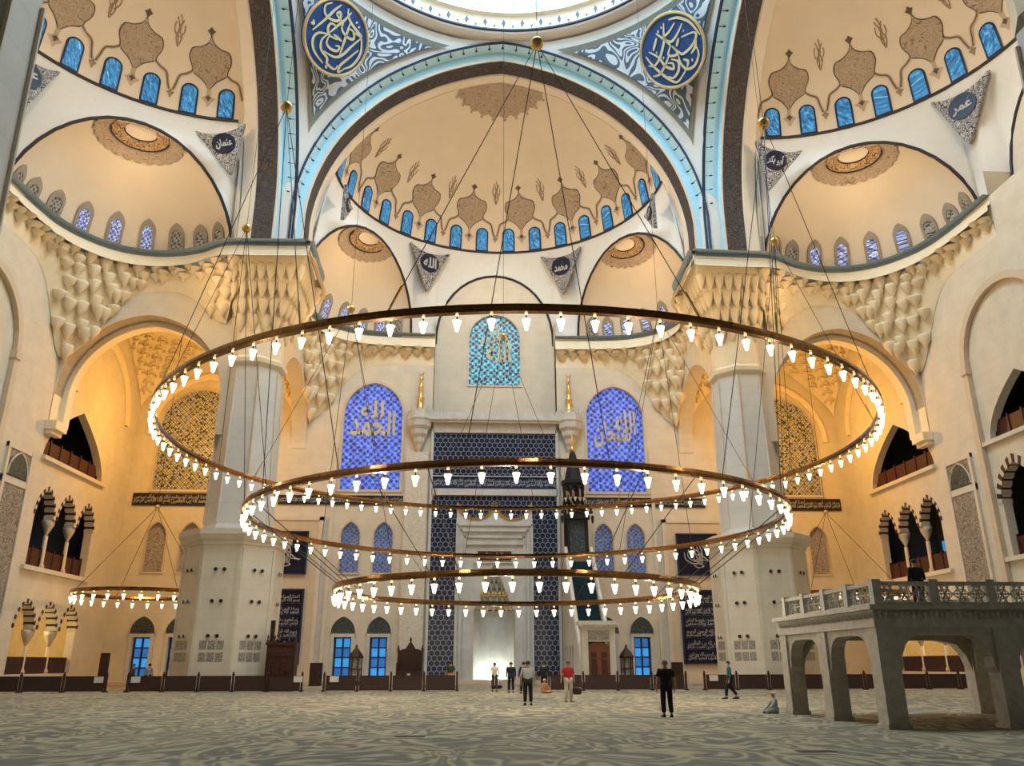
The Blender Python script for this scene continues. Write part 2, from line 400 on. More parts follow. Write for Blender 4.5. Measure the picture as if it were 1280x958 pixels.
def shape(t):
    out = []; i = 0
    t = t.replace('لا', '\u0001').replace('لأ', '\u0002')
    AR2 = dict(AR); AR2['\u0001'] = (0xFEFB, 2); AR2['\u0002'] = (0xFEF7, 2)
    for i, c in enumerate(t):
        if c not in AR2: out.append(c); continue
        base, n = AR2[c]
        pv = i > 0 and t[i-1] in AR2 and AR2[t[i-1]][1] == 4
        nx = i+1 < len(t) and t[i+1] in AR2 and AR2[t[i+1]][1] > 1 and n == 4
        k = (3 if nx else 1) if pv and n > 1 else (2 if nx else 0)
        out.append(chr(base+k))
    return ''.join(reversed(out))
_tc = {}
def text_raw(t, bold=.0):
    key = (t, bold)
    if key in _tc: return _tc[key]
    c = bpy.data.curves.new('script', 'FONT'); c.body = shape(t); c.resolution_u = 1; c.offset = bold
    o = bpy.data.objects.new('script', c); COL.objects.link(o)
    dg = bpy.context.evaluated_depsgraph_get(); dg.update()
    me = bpy.data.meshes.new_from_object(o.evaluated_get(dg))
    vs = [(v.co.x, v.co.y) for v in me.vertices]; fs = [tuple(p.vertices) for p in me.polygons]
    bpy.data.objects.remove(o); bpy.data.curves.remove(c); bpy.data.meshes.remove(me)
    xs = [v[0] for v in vs]; ys = [v[1] for v in vs]
    _tc[key] = (vs, fs, (min(xs), max(xs), min(ys), max(ys))); return _tc[key]
def text_in(mb, t, rect, fr, d=.03, bold=.012, mi=None):
    vs, fs, (a, b_, c, e) = text_raw(t, bold)
    x0, x1, y0, y1 = rect
    mb.add([fr(x0+(x-a)/(b_-a)*(x1-x0), y0+(y-c)/(e-c)*(y1-y0), -d) for x, y in vs], fs, mi)

# ------------------------------------------------------------------ shell: floor, side walls
def stripes(mb, cx, hw, zs, za, fr, depth, t=.5, n=13):
    # striped voussoirs: ring of wedges round an arch and through its thickness
    inn = arch(cx, hw, zs, zs, za, n)[1:]
    out = arch(cx, hw+t, zs, zs, za+t*1.25, n)[1:]
    for i in range(len(inn)-1):
        a, b2 = inn[i], inn[i+1]; c, d = out[i], out[i+1]
        vs = [fr(a[0], a[1], -.06), fr(b2[0], b2[1], -.06), fr(d[0], d[1], -.06), fr(c[0], c[1], -.06),
              fr(a[0], a[1], depth), fr(b2[0], b2[1], depth), fr(d[0], d[1], depth), fr(c[0], c[1], depth)]
        mb.add(vs, [(0,1,2,3), (0,1,5,4), (4,5,6,7), (1,2,6,5), (0,3,7,4), (2,3,7,6)], (i//1) % 2)

mb = MB(); mb.box(-40, 40, -46, 36, -.3, 0); floor = struct(mb.build('floor', 'carpet'), 'carpet with pale curling leaf pattern over grey green')

def lancet(c, h, z0, za, n=12):
    r = [(h*(1-(k/n)**1.7), (za-z0)*(k/n)**.92) for k in range(n+1)]
    return [(c+x, z0+z) for x, z in r] + [(c-x, z0+z) for x, z in reversed(r[:-1])]
def side_wall(sgn, nm):
    x = 32*sgn; fr = frX(x, sgn)
    holes = []
    holes.append(lancet(22.0, 4.75, 15.5, 19.9))                     # dark pointed gallery opening
    tri = []
    for cy in (18.95, 22.1, 25.35):
        tri.append(cy)
    for z0, zs, za in ((8.0, 11.4, 13.3), (1.0, 3.9, 5.6)):
        h = [(17.67, z0), (26.63, z0)]
        for cy in (25.35, 22.1, 18.95): h += arch(cy, 1.28, z0, zs, za)[2:]
        holes.append(h)
    for cy in (6.9, -6.9):
        holes.append(lancet(cy, 3.55, 15.5, 19.2))
        holes.append(arch(cy+1.9, 1.7, 7.9, 11.3, 13.6)); holes.append(arch(cy-1.9, 1.7, 7.9, 11.3, 13.6))
    mb = MB(); mb.poly([(-46, 0), (32.0, 0), (32.0, 31), (-46, 31)], holes, fr, .6, 0, 0)
    w = struct(mb.build(nm, ['stone']), 'cream stone side wall with gallery openings')
    # striped arches over the triple openings
    for lev, (zs, za) in enumerate(((11.4, 13.3), (3.9, 5.6))):
        for cy in tri:
            mb = MB(); stripes(mb, cy, 1.28, zs, za, fr, .66, .2, 9)
            mb.build('striped_arch', ['red_vouss', 'white_vouss'], w)
    for cy in (6.9, -6.9):
        for q in (-1.9, 1.9):
            mb = MB(); stripes(mb, cy+q, 1.7, 11.3, 13.6, fr, .66, .45, 11); mb.build('striped_arch', ['red_vouss', 'white_vouss'], w)
    # slender columns under each pair of arches, with tapering corbels above
    for zs, zb in ((11.4, 8.0), (3.9, 1.0)):
        for cy in (20.52, 23.72):
            mb = MB()
            mb.lathe([(.05, -1.15), (.12, -1.0), (.42, -.35), (.46, -.02)], (x+.42*sgn, cy, zs), 4, rot=PI/4)
            mb.lathe([(.24, 0), (.24, .2), (.15, .35), (.14, zs-1.1-zb)], (x+.4*sgn, cy, zb), 10, 1)
            mb.build('column', ['white_vouss', 'beige'], w, True)
    # railings in the gallery openings
    mb = MB()
    for y0, y1, z0 in ((17.3, 26.7, 15.5), (3.4, 10.4, 15.5), (-10.4, -3.4, 15.5), (17.75, 20.3, 8.0), (20.75, 23.5, 8.0), (23.95, 26.55, 8.0), (3.3, 10.4, 7.9), (-10.4, -3.4, 7.9)):
        mb.box(min(x+.45*sgn, x+.6*sgn), max(x+.45*sgn, x+.6*sgn), y0, y1, z0, z0+1.25)
        k = int((y1-y0)/1.6)+1
        for i in range(k+1):
            yy = y0+(y1-y0)*i/k; mb.box(min(x+.38*sgn, x+.62*sgn), max(x+.38*sgn, x+.62*sgn), yy-.06, yy+.06, z0, z0+1.4)
    mb.build('railing', 'wood2', w)
    mb = MB()
    for y0, y1 in ((17.3, 26.9), (2.8, 11), (-11, -2.8)):
        for z0 in (15.42, 7.92): mb.box(min(x-.28*sgn, x+.3*sgn), max(x-.28*sgn, x+.3*sgn), y0-.2, y1+.2, z0-.28, z0)
    mb.build('sill', 'stone', w)
    mb = MB(); mb.box(min(x+.3*sgn, x+.7*sgn), max(x+.3*sgn, x+.7*sgn), 17.6, 27, 0, 2.1); mb.build('timber_screen', 'wood', w)
    # gallery rooms behind the openings
    def room(y0, y1, z0, z1, matn, d=6.0):
        g = MB(); xo = x + d*sgn; xi = x + .6*sgn
        g.add([(xi, y0, z0), (xo, y0, z0), (xo, y1, z0), (xi, y1, z0), (xi, y0, z1), (xo, y0, z1), (xo, y1, z1), (xi, y1, z1)],
              [(0,1,2,3), (4,7,6,5), (0,4,5,1), (1,5,6,2), (2,6,7,3)])
        return g.build('gallery_room', matn, w)
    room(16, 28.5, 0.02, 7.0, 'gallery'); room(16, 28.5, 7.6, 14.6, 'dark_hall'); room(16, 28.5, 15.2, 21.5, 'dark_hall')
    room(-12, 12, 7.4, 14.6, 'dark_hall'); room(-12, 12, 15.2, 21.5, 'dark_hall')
    # dusk lit window at the back of the middle gallery
    mb = MB(); xg = x+5.9*sgn
    for i in range(2):
        for j in range(3):
            mb.box(min(xg, xg-.05*sgn), max(xg, xg-.05*sgn), 26.0+i*.95, 26.85+i*.95, 8.6+j*.95, 9.45+j*.95, i)
    mb.build('gallery_window', ['glass_door', 'glass_door2'], w)
    # round headed blind recesses drawn by raised mouldings
    mb = MB()
    for cy in (6.8, -6.8):
        p = [(cy-4.5, 0.3)] + [(cy+4.5*math.cos(PI-PI*k/20), 20.8+4.5*math.sin(PI-PI*k/20)) for k in range(21)] + [(cy+4.5, .3)]
        ribbon = []
        for rad, off in ((4.7, .0),):
            pass
        inn = [(cy-4.25, .3)] + [(cy+4.25*math.cos(PI-PI*k/20), 20.8+4.25*math.sin(PI-PI*k/20)) for k in range(21)] + [(cy+4.25, .3)]
        out = [(cy-4.75, .3)] + [(cy+4.75*math.cos(PI-PI*k/20), 20.8+4.75*math.sin(PI-PI*k/20)) for k in range(21)] + [(cy+4.75, .3)]
        rows = [[fr(a[0], a[1], -.02), fr(a[0], a[1], -.35), fr(b_[0], b_[1], -.35), fr(b_[0], b_[1], -.02)] for a, b_ in zip(inn, out)]
        mb.grid(rows)
        for s2 in (-1, 1): mb.box(min(x, x-.45*sgn), max(x, x-.45*sgn), cy+s2*4.5-.32, cy+s2*4.5+.32, 20.3, 20.8)
    mb.build('recess_moulding', 'beige', w)
    # tall relief panel and the small pointed niche over it
    for cy in (14.3,):
        mb = MB(); mb.box(min(x, x-.12*sgn), max(x, x-.12*sgn), cy-1.32, cy+1.32, .8, 12.65); mb.build('relief_panel', 'panel_orn', w)
        mb = MB(); mb.box(min(x, x-.10*sgn), max(x, x-.10*sgn), cy-1.32, cy+1.32, 13.1, 14.9); mb.build('niche_panel', 'panel_orn', w)
        mb = MB(); mb.poly(arch(cy, 1.15, 13.15, 13.2, 14.75), [], frX(x-.13*sgn, -sgn), .08); mb.build('niche_lunette', 'lunette', w)
        mb = MB(); a = arch(cy, 1.2, 13.15, 13.2, 14.8)[1:]; mb.tube([frX(x-.18*sgn, 1)(p[0], p[1], 0) for p in a], .06, 5); mb.build('niche_rib', 'white_vouss', w)
        mb = MB()
        for (a0, a1, b0, b1) in ((-1.6, -1.32, .5, 15.2), (1.32, 1.6, .5, 15.2), (-1.6, 1.6, 12.65, 13.1), (-1.6, 1.6, 14.9, 15.2)):
            hh_ = .2 if a1-a0 < 1 else .17; mb.box(min(x-.001*sgn, x-hh_*sgn), max(x-.001*sgn, x-hh_*sgn), cy+a0, cy+a1, b0, b1)
        mb.build('panel_surround', 'stone', w)
    return w
wl = side_wall(-1, 'wall_left'); wr = side_wall(1, 'wall_right')

# ------------------------------------------------------------------ front wall (with the prayer niche)
fr32 = frY(32)
big_w = [(-11.1, 2.65, 16.2, 23.2, 26.2), (11.1, 2.65, 16.2, 23.2, 26.2)]
bay_w = [(-26.6, 3.4, 16.05, 21.8, 25.3), (26.6, 3.4, 16.05, 21.8, 25.3)]
nic = [(s*c, .82, 9.0, 12.1, 13.35) for s in (-1, 1) for c in (12.5, 9.65)]
nic_b = [(s*c, .82, 9.0, 12.0, 13.2) for s in (-1, 1) for c in (28.98, 26.1, 23.3)]
drs = [(s*c, .72, .5, 3.72) for s in (-1, 1) for c in (12.6, 9.62, 29.0, 26.1, 23.3)]
top_w = (0, 2.46, 26.85, 31.75, 34.2)
holes = [arch(*a) for a in big_w+bay_w+nic+nic_b] + [[(c-h, z0), (c+h, z0), (c+h, z1), (c-h, z1)] for c, h, z0, z1 in drs]
holes.append(arch(*top_w, pointed=False))
holes.append([(-1.75, .35), (1.75, .35), (1.75, 9.9), (-1.75, 9.9)])
mb = MB(); tophole = holes.pop(next(i for i, h in enumerate(holes) if max(p[1] for p in h) > 32))
mb.poly([(-32, 0), (32, 0), (32, 31), (5.75, 31), (5.75, 23.2), (-5.75, 23.2), (-5.75, 31), (-32, 31)], holes, fr32, 1.0)
mb.poly([(-5.75, 23.2), (5.75, 23.2), (5.75, 31)] + [(5.75*math.cos(PI*k/20), 31+7.5*math.sin(PI*k/20)**.9) for k in range(1, 20)] + [(-5.75, 31)], [tophole], frY(34), .6)
for q in (-1, 1): mb.add([(q*5.75, 32, 23.2), (q*5.75, 34, 23.2), (q*5.75, 34, 33), (q*5.75, 32, 33)], [(0,1,2,3)])
mb.add([(-5.75, 32, 23.2), (5.75, 32, 23.2), (5.75, 34, 23.2), (-5.75, 34, 23.2)], [(0,1,2,3)])
wf = struct(mb.build('wall_front', 'stone'), 'cream stone front wall with stained windows')
wi = [0]
def window(kind, a, matn, framem='stone', y=32.45, fw=.16, proud=.1, rect=False, base=32):
    wi[0] += 1
    e = empty('window_%d' % wi[0], kind='structure')
    c, h, z0 = a[:3]
    if rect: ol = [(c-h, z0), (c+h, z0), (c+h, a[3]), (c-h, a[3])]; oo = [(c-h-fw, z0-fw), (c+h+fw, z0-fw), (c+h+fw, a[3]+fw), (c-h-fw, a[3]+fw)]
    else:
        pt = kind != 'round'
        ol = arch(*a, pointed=pt); oo = arch(c, h+fw, z0-fw, a[3], a[4]+fw*1.2, pointed=pt)
    mb = MB(); mb.poly(ol, [], frY(y), .06); mb.build('pane', matn, e)
    mb = MB(); mb.poly(oo, [ol], frY(base-proud), proud+.01); mb.build('frame', framem, e)
    return e
for a in big_w: e = window('arched', a, 'glass_blue', 'beige', 32.3, .22)
wb = [o for o in bpy.data.objects if o.name.startswith('window_')]
for a in bay_w: window('arched', a, 'glass_bay', 'beige', 32.3, .2)
for a in nic: window('arched', a, 'glass_nic', 'beige', 32.25, .14)
for a in nic_b: window('arched', a, 'glass_gry', 'beige', 32.25, .14)
wt = window('round', top_w, 'glass_teal', 'stone', 34.3, .15, base=34)
for i, (c, h, z0, z1) in enumerate(drs):
    e = window('door', (c, h, z0, z1), 'glass_door', 'marble', 32.5, .26, .14, True)
    mb = MB()
    for k in (-1, 1):
        for j in range(4):
            q = MB
            mb.box(c+k*.34-.25, c+k*.34+.25, 32.42, 32.5, z0+.12+j*.78, z0+.8+j*.78, (j+i) % 2)
    mb.build('pane_grid', ['glass_door', 'glass_door2'], e)
    mb = MB()
    for px in (-.7, -.06, .58):
        mb.box(c+px, c+px+.12, 32.3, 32.46, z0, z1)
    for j in range(5): mb.box(c-.7, c+.7, 32.34, 32.44, z0+j*.78, z0+j*.78+.10)
    mb.build('muntin', 'wood', e)
    mb = MB(); mb.poly(arch(c, 1.0, 4.05, 4.06, 5.35), [], frY(31.9), .1); mb.build('lunette', 'lunette', e)
    mb = MB(); a = arch(c, 1.06, 4.0, 4.02, 5.43); mb.tube([frY(31.88)(p[0], p[1], 0) for p in a[1:]], .06, 5); mb.build('lunette_rib', 'stone', e)
# script over the stained windows
gs = MB(); fr = frY(32.26)
text_in(gs, 'الحمد', (-13.2, -9.1, 21.2, 23.6), fr, bold=.02); text_in(gs, 'لله', (-12.3, -10.2, 22.9, 24.6), fr, bold=.02); gs.build('script', 'script_gold', wb[0])
gs = MB(); text_in(gs, 'سبحان', (9.2, 12.6, 20.4, 22.9), fr, bold=.02); text_in(gs, 'الله', (11.2, 13.1, 21.8, 23.9), fr, bold=.02); gs.build('script', 'script_gold', wb[1])
gs = MB(); fr = frY(34.25); text_in(gs, 'الله', (-.8, 1.6, 29.3, 31.6), fr, bold=.02); text_in(gs, 'أكبر', (-1.6, .5, 30.9, 33.2), fr, bold=.015); gs.build('script', 'script_gold', wt)

# corner shoulders beside the stained windows, pilasters under the bay arches
mb = MB()
for s in (-1, 1):
    for c in (11.1,):
        mb.box(min(s*(c-3.3), s*(c-3.02)), max(s*(c-3.3), s*(c-3.02)), 31.86, 32.01, .5, 20.0)
        mb.box(min(s*(c+3.0), s*(c+3.3)), max(s*(c+3.0), s*(c+3.3)), 31.86, 32.01, .5, 20.0)
struct(mb.build('trim_1', 'stone'))
for s in (-1, 1):
    x0, x1 = sorted((s*15.0, s*20.6))
    mb = MB(); mb.box(x0, x1, 31.7, 32.0, 0, 13.4); struct(mb.build('trim_2' if s < 0 else 'trim_3', 'beige'), 'beige limestone pier face under side arch')
    mb = MB(); mb.box(x0-.15, x0+.2, 31.62, 32.0, 0, 13.7); mb.box(x1-.2, x1+.15, 31.62, 32.0, 0, 13.7); mb.box(x0-.15, x1+.15, 31.62, 32.0, 13.4, 13.75)
    struct(mb.build('trim_4' if s < 0 else 'trim_5', 'stone'))
# plinth step along the front wall
mb = MB(); mb.box(-31.9, 31.9, 30.6, 32, 0, .3); struct(mb.build('baseboard_front', 'beige'))

# ------------------------------------------------------------------ script strips
FAT = ['بسم الله الرحمن الرحيم', 'الحمد لله رب العالمين', 'الرحمن الرحيم مالك يوم الدين', 'إياك نعبد وإياك نستعين', 'اهدنا الصراط المستقيم', 'صراط الذين أنعمت عليهم', 'غير المغضوب عليهم ولا الضالين']
def strip(x0, x1, z0, z1, label, y=31.9, bg='strip', group='dark script strips on the front wall'):
    mb = MB(); mb.box(x0, x1, y, 31.995, z0, z1)
    o = mb.build('calligraphy_strip', bg)
    if label: tag(o, label, 'inscription', group)
    mb = MB(); t = .06
    for q in ((x0-t, x1+t, z1, z1+t), (x0-t, x1+t, z0-t, z0), (x0-t, x0, z0, z1), (x1, x1+t, z0, z1)): mb.box(q[0], q[1], y-.03, 31.99, q[2], q[3])
    mb.build('border', 'hex_band' if bg != 'strip' else 'darkline', o)
    n = max(2, int((x1-x0)/2.6)); mb = MB(); w = (x1-x0)/n
    for i in range(n):
        text_in(mb, FAT[i % 7], (x0+i*w+.06, x0+(i+1)*w-.04, z0+.08, z0+(z1-z0)*.62), frY(y), bold=.02)
        text_in(mb, FAT[(i+3) % 7], (x0+i*w+.05, x0+(i+1)*w-.05, z0+(z1-z0)*.42, z1-.07), frY(y), bold=.012)
    mb.build('script', 'white_script', o)
    return o
strip(-18.9, -8.1, 14.9, 15.6, 'long dark script strip under the left blue window')
strip(8.1, 18.9, 14.9, 15.6, 'long dark script strip under the right blue window')
strip(-31.35, -21.8, 14.7, 15.65, 'dark script strip in the left yellow lit corner bay')
strip(21.8, 31.4, 14.7, 15.65, 'dark script strip in the right yellow lit corner bay')

# navy calligraphy panels
def tughra(mb, cx, cz, s, fr):
    S = lambda pts: [(cx+s*a, cz+s*b_) for a, b_ in catmull(pts, 6)]
    w = lambda t: .05*s*(1.3-.7*abs(2*t-1))+.02
    for pts in ([(-.9, .3), (-.8, -.2), (-.2, -.45), (.3, -.2), (.9, -.3)], [(-.6, .5), (-.65, 0), (-.1, -.3), (.2, 0), (-.2, .2), (-.3, -.1), (.1, -.4)],
                [(-.35, .95), (-.2, .4), (.1, -.5)], [(-.1, 1.0), (.05, .4), (.2, -.5)], [(.1, .9), (.3, .3), (.3, -.45)], [(-.5, .1), (-.2, .5), (.3, .1), (.7, -.2), (1.0, -.25)],
                [(-.3, -.55), (0, -.7), (.35, -.6), (.1, -.45), (-.2, -.5)], [(-.15, -.2), (.1, -.1), (.3, -.35), (0, -.45)]):
        ribbon2d(mb, S(pts), w, fr)
for s, side in ((-1, 'left'), (1, 'right')):
    x0, x1 = sorted((s*16.0, s*19.65)); y = 31.55
    for (z0, z1, up) in ((8.8, 12.45, True), (1.55, 7.6, False)):
        mb = MB(); mb.box(x0, x1, y, 31.7, z0, z1)
        lab = ('square navy panel with a single white monogram behind the %s pillar' if up else 'tall navy panel with rows of white script behind the %s pillar') % side
        o = mb.build('wall_inscription', 'navy'); tag(o, lab, 'inscription panel')
        mb = MB()
        for q in ((x0, x1, z1-.12, z1), (x0, x1, z0, z0+.12), (x0, x0+.12, z0, z1), (x1-.12, x1, z0, z1)): mb.box(q[0], q[1], y-.06, y, q[2], q[3])
        mb.build('frame', 'navy_frame', o)
        mb = MB()
        if up: tughra(mb, (x0+x1)/2, 10.4, 1.3, frY(y))
        else:
            for i in range(6):
                zz = z1-.3-(i+1)*.93
                text_in(mb, FAT[i+1 if s > 0 else i], (x0+.35, x1-.3, zz+.05, zz+.5), frY(y), bold=.005); text_in(mb, FAT[(i+4) % 7], (x0+.4, x1-.35, zz+.32, zz+.78), frY(y), bold=.0)
            fr_ = MB()
            for i in range(1, 6): fr_.box(x0+.2, x1-.2, y-.04, y, z1-.25-i*.93-.03, z1-.25-i*.93+.03)
            fr_.build('divider', 'navy_frame', o)
        mb.build('script', 'white_script', o)

# ------------------------------------------------------------------ prayer niche facade
pf = empty('prayer_niche', (0, 32, 0), label='tall prayer niche facade with blue hexagon tiles and a brightly lit white niche', cat='prayer niche')
def loc32(o): 
    o.location = (0, -32, 0); return o
mb = MB(); mb.poly([(-5.55, .6), (5.55, .6), (5.55, 15.7), (3.45, 15.7), (3.45, 15.0), (-3.45, 15.0), (-3.45, 15.7), (-5.55, 15.7)], [[(-3.3, .62), (3.3, .62), (3.3, 13.2), (-3.3, 13.2)]], frY(31.8), .19)
mb.box(-3.45, 3.45, 31.8, 31.99, 15.0, 15.7)
loc32(mb.build('hexagon_tiles', 'hex', pf))
mb = MB(); mb.box(-5.55, 5.55, 31.8, 31.99, 17.45, 21.45); loc32(mb.build('upper_hexagon_tiles', 'hex', pf))
mb = MB()
for q in ((-5.75, -5.52, .3, 21.7), (5.52, 5.75, .3, 21.7), (-5.6, 5.6, 15.72, 16.3), (-5.6, 5.6, 17.4, 17.48), (-5.6, 5.6, 21.45, 22.3)):
    mb.box(q[0], q[1], 31.6, 31.99, q[2], q[3])
loc32(mb.build('marble_framing', 'marble', pf))
mb = MB(); mb.box(-6.4, 6.4, 31.1, 31.99, 22.3, 22.75); mb.box(-6.4, 6.4, 31.3, 31.99, 22.75, 23.1)
n = 40
for i in range(n):
    cx = -6.1+12.2*(i+.5)/n
    mb.add([(cx-.14, 31.35, 23.1), (cx+.14, 31.35, 23.1), (cx+.10, 31.35, 23.3), (cx, 31.35, 23.55), (cx-.10, 31.35, 23.3),
            (cx-.14, 31.5, 23.1), (cx+.14, 31.5, 23.1), (cx+.10, 31.5, 23.3), (cx, 31.5, 23.55), (cx-.10, 31.5, 23.3)],
           [(0,1,2,3,4), (5,6,7,8,9), (0,1,6,5), (1,2,7,6), (2,3,8,7), (3,4,9,8), (4,0,5,9)])
loc32(mb.build('crenellated_cornice', 'marble', pf))
mb = MB(); mb.box(-6.4, 6.4, 31.04, 31.1, 22.42, 22.55); loc32(mb.build('gilded_line', 'gold', pf))
for s in (-1, 1):
    mb = MB(); x0, x1 = sorted((s*5.95, s*7.95)); mb.box(x0, x1, 31.55, 31.99, .3, 19.6); loc32(mb.build('patterned_pilaster', 'geo', pf))
    c = (s*6.85, 31.7, 0)
    mb = MB(); mb.lathe([(.05, 19.4), (.16, 19.7), (.30, 20.0), (.34, 20.25), (.5, 20.5), (.55, 20.9), (.78, 21.2), (.84, 21.6), (1.08, 21.9), (1.15, 22.4), (1.25, 22.55), (1.25, 22.75), (1.12, 22.8), (1.12, 23.3), (1.0, 23.3)], c, 8, rot=PI/8)
    for k in range(16):
        a = 2*PI*k/16; mb.add([(c[0]+1.1*math.cos(a+d)*r, c[1]+1.1*math.sin(a+d)*r, z) for d, r, z in ((-.13, 1, 23.25), (.13, 1, 23.25), (0, 1, 23.75), (-.13, .9, 23.25), (.13, .9, 23.25), (0, .9, 23.75))],
                           [(0,1,2), (3,4,5), (0,2,5,3), (1,2,5,4)])
    loc32(mb.build('stalactite_turret', 'marble', pf))
    mb = MB(); mb.lathe([(.7, 23.3), (.45, 23.6), (.3, 23.8), (.26, 24.2), (.2, 24.5), (.34, 24.7), (.2, 24.9), (.16, 25.6), (.26, 25.8), (.12, 26.0), (.1, 26.4), (.2, 26.55), (.06, 26.75), (.03, 27.0)], c, 12)
    mb.tube([(c[0]+.2*math.cos(t), c[1], 27.2+.2*math.sin(t)) for t in [PI*.72+1.55*PI*k/10*1.0 for k in range(11)]], [.01]+[.05]*9+[.01], 6)
    loc32(mb.build('gilded_finial', 'gold', pf, True))
so = strip(-5.5, 5.5, 16.4, 17.35, None, 31.75, 'hex_band', None); so.parent = pf; so.location = (0, -32, 0)
# marble portal
mb = MB()
opening = [(-1.72, .3), (1.72, .3), (1.72, 5.9), (1.4, 6.3), (1.15, 6.9), (.95, 7.5), (.7, 8.2), (.45, 8.8), (.2, 9.4), (0, 9.75), (-.2, 9.4), (-.45, 8.8), (-.7, 8.2), (-.95, 7.5), (-1.15, 6.9), (-1.4, 6.3), (-1.72, 5.9)]
mb.poly([(-3.35, .3), (3.35, .3), (3.35, 13.15), (-3.35, 13.15)], [opening], frY(31.2), .79)
loc32(mb.build('marble_portal', 'marble', pf))
mb = MB()
for k, (h, z1, y) in enumerate(((3.3, 13.1, 31.05), (2.95, 12.6, 30.98), (2.6, 12.05, 31.05))):
    for q in ((-h, -h+.14, .3, z1), (h-.14, h, .3, z1), (-h, h, z1-.16, z1)): mb.box(q[0], q[1], y, 31.21, q[2], q[3])
mb.box(-2.5, 2.5, 31.0, 31.21, 11.3, 11.5); mb.box(-1.9, 1.9, 31.05, 31.21, 9.75, 9.85); mb.box(-1.9, -1.76, 31.05, 31.21, .3, 9.8); mb.box(1.76, 1.9, 31.05, 31.21, .3, 9.8)
loc32(mb.build('portal_mouldings', 'marble', pf))
mb = MB(); mb.box(-1.45, 1.45, 31.02, 31.2, 10.0, 10.75); o = loc32(mb.build('inscription_plaque', 'wood2', pf))
mb = MB(); text_in(mb, FAT[0], (-1.3, 1.3, 10.1, 10.65), frY(31.0), bold=.01); mb.build('script', 'script_gold', o)
# twin scalloped gilded crest
mb = MB(); g2 = MB()
crest = [(-3.35, 13.1), (3.35, 13.1)] + [(3.35, 14.6)]
N = 40; low = []
for s in (1, -1):
    for k in range(N//2+1):
        t = k/(N//2); a = PI*t
        cx = s*1.62
        x = cx + 1.62*math.cos(a) if s > 0 else cx + 1.62*math.cos(a)
        low.append((x, 15.0-1.45*math.sin(a)))
poly_ = [(-3.35, 13.1), (3.35, 13.1)] + low + []
mb.poly(poly_, [], frY(31.5), .29); loc32(mb.build('portal_crest', 'marble', pf))
for i in range(1, len(low)-1):
    cx = 1.62 if i <= N//2 else -1.62
    x, z = low[i]; dx, dz = x-cx, z-15.0; l = math.hypot(dx, dz) or 1; dx /= l; dz /= l
    px, pz = -dz, dx; r = .10
    if l < .3: continue
    pts = [(x-dx*.32, z-dz*.32), (x-px*r, z-pz*r), (x+dx*.16, z+dz*.16), (x+px*r, z+pz*r)]
    g2.poly(pts, [], frY(31.42), .1)
ribbon2d(g2, low, .17, frY(31.46)); loc32(g2.build('gilded_scallops', 'gold', pf))
# niche: half-round back and stalactite hood
mb = MB(); rows = []
for z in (.3, 5.9): rows.append([(1.72*math.cos(PI*k/16), 31.9+1.25*math.sin(PI*k/16), z) for k in range(17)])
mb.grid(rows); mb.add([(-1.72, 31.2, .3), (1.72, 31.2, .3), (1.72, 33.2, .3), (-1.72, 33.2, .3)], [(0,1,2,3)])
for s in (-1, 1): mb.add([(s*1.72, 31.2, .3), (s*1.72, 31.9, .3), (s*1.72, 31.9, 5.9), (s*1.72, 31.2, 5.9)], [(0,1,2,3)])
loc32(mb.build('niche_wall', 'marble', pf))
mb = MB(); T = 7
for j in range(T):
    z0 = 5.9+j*.55; f0 = 1-j/T; f1 = 1-(j+1)/T
    nC = max(3, 9-j)
    mb.grid([[(1.75*f0*math.cos(PI*k/16), 31.6+1.25*f0*math.sin(PI*k/16), z0+.25) for k in range(17)], [(1.75*f0*math.cos(PI*k/16), 31.6+1.25*f0*math.sin(PI*k/16), z0+.55) for k in range(17)],
             [(1.75*f1*math.cos(PI*k/16), 31.6+1.25*f1*math.sin(PI*k/16), z0+.6) for k in range(17)]])
    for c in range(nC):
        a = PI*(c+.5)/nC
        mb.lathe([(.03, -.1), (.12, .1), (.2, .35), (.22, .55)], (1.7*f0*math.cos(a), 31.6+1.2*f0*math.sin(a), z0), 6)
loc32(mb.build('stalactite_hood', 'marble', pf))
mb = MB()
text_in(mb, FAT[1], (-1.6, -.1, 5.55, 5.85), frY(31.25), bold=.01); text_in(mb, FAT[0], (.1, 1.6, 5.55, 5.85), frY(31.25), bold=.01)
mb.box(-1.7, 1.7, 31.12, 31.2, 5.92, 5.98); mb.box(-1.7, 1.7, 31.12, 31.2, 6.45, 6.50)
loc32(mb.build('gilded_verse', 'gold', pf))
mb = MB()
for k in range(8):
    cx = -1.05+.3*k; mb.lathe([(.10, 0), (.12, .1), (.09, .16), (.03, .26)], (cx, 31.05, 7.1), 8)
mb.box(-1.2, 1.2, 30.98, 31.12, 7.0, 7.08); loc32(mb.build('gilded_bosses', 'gold', pf))

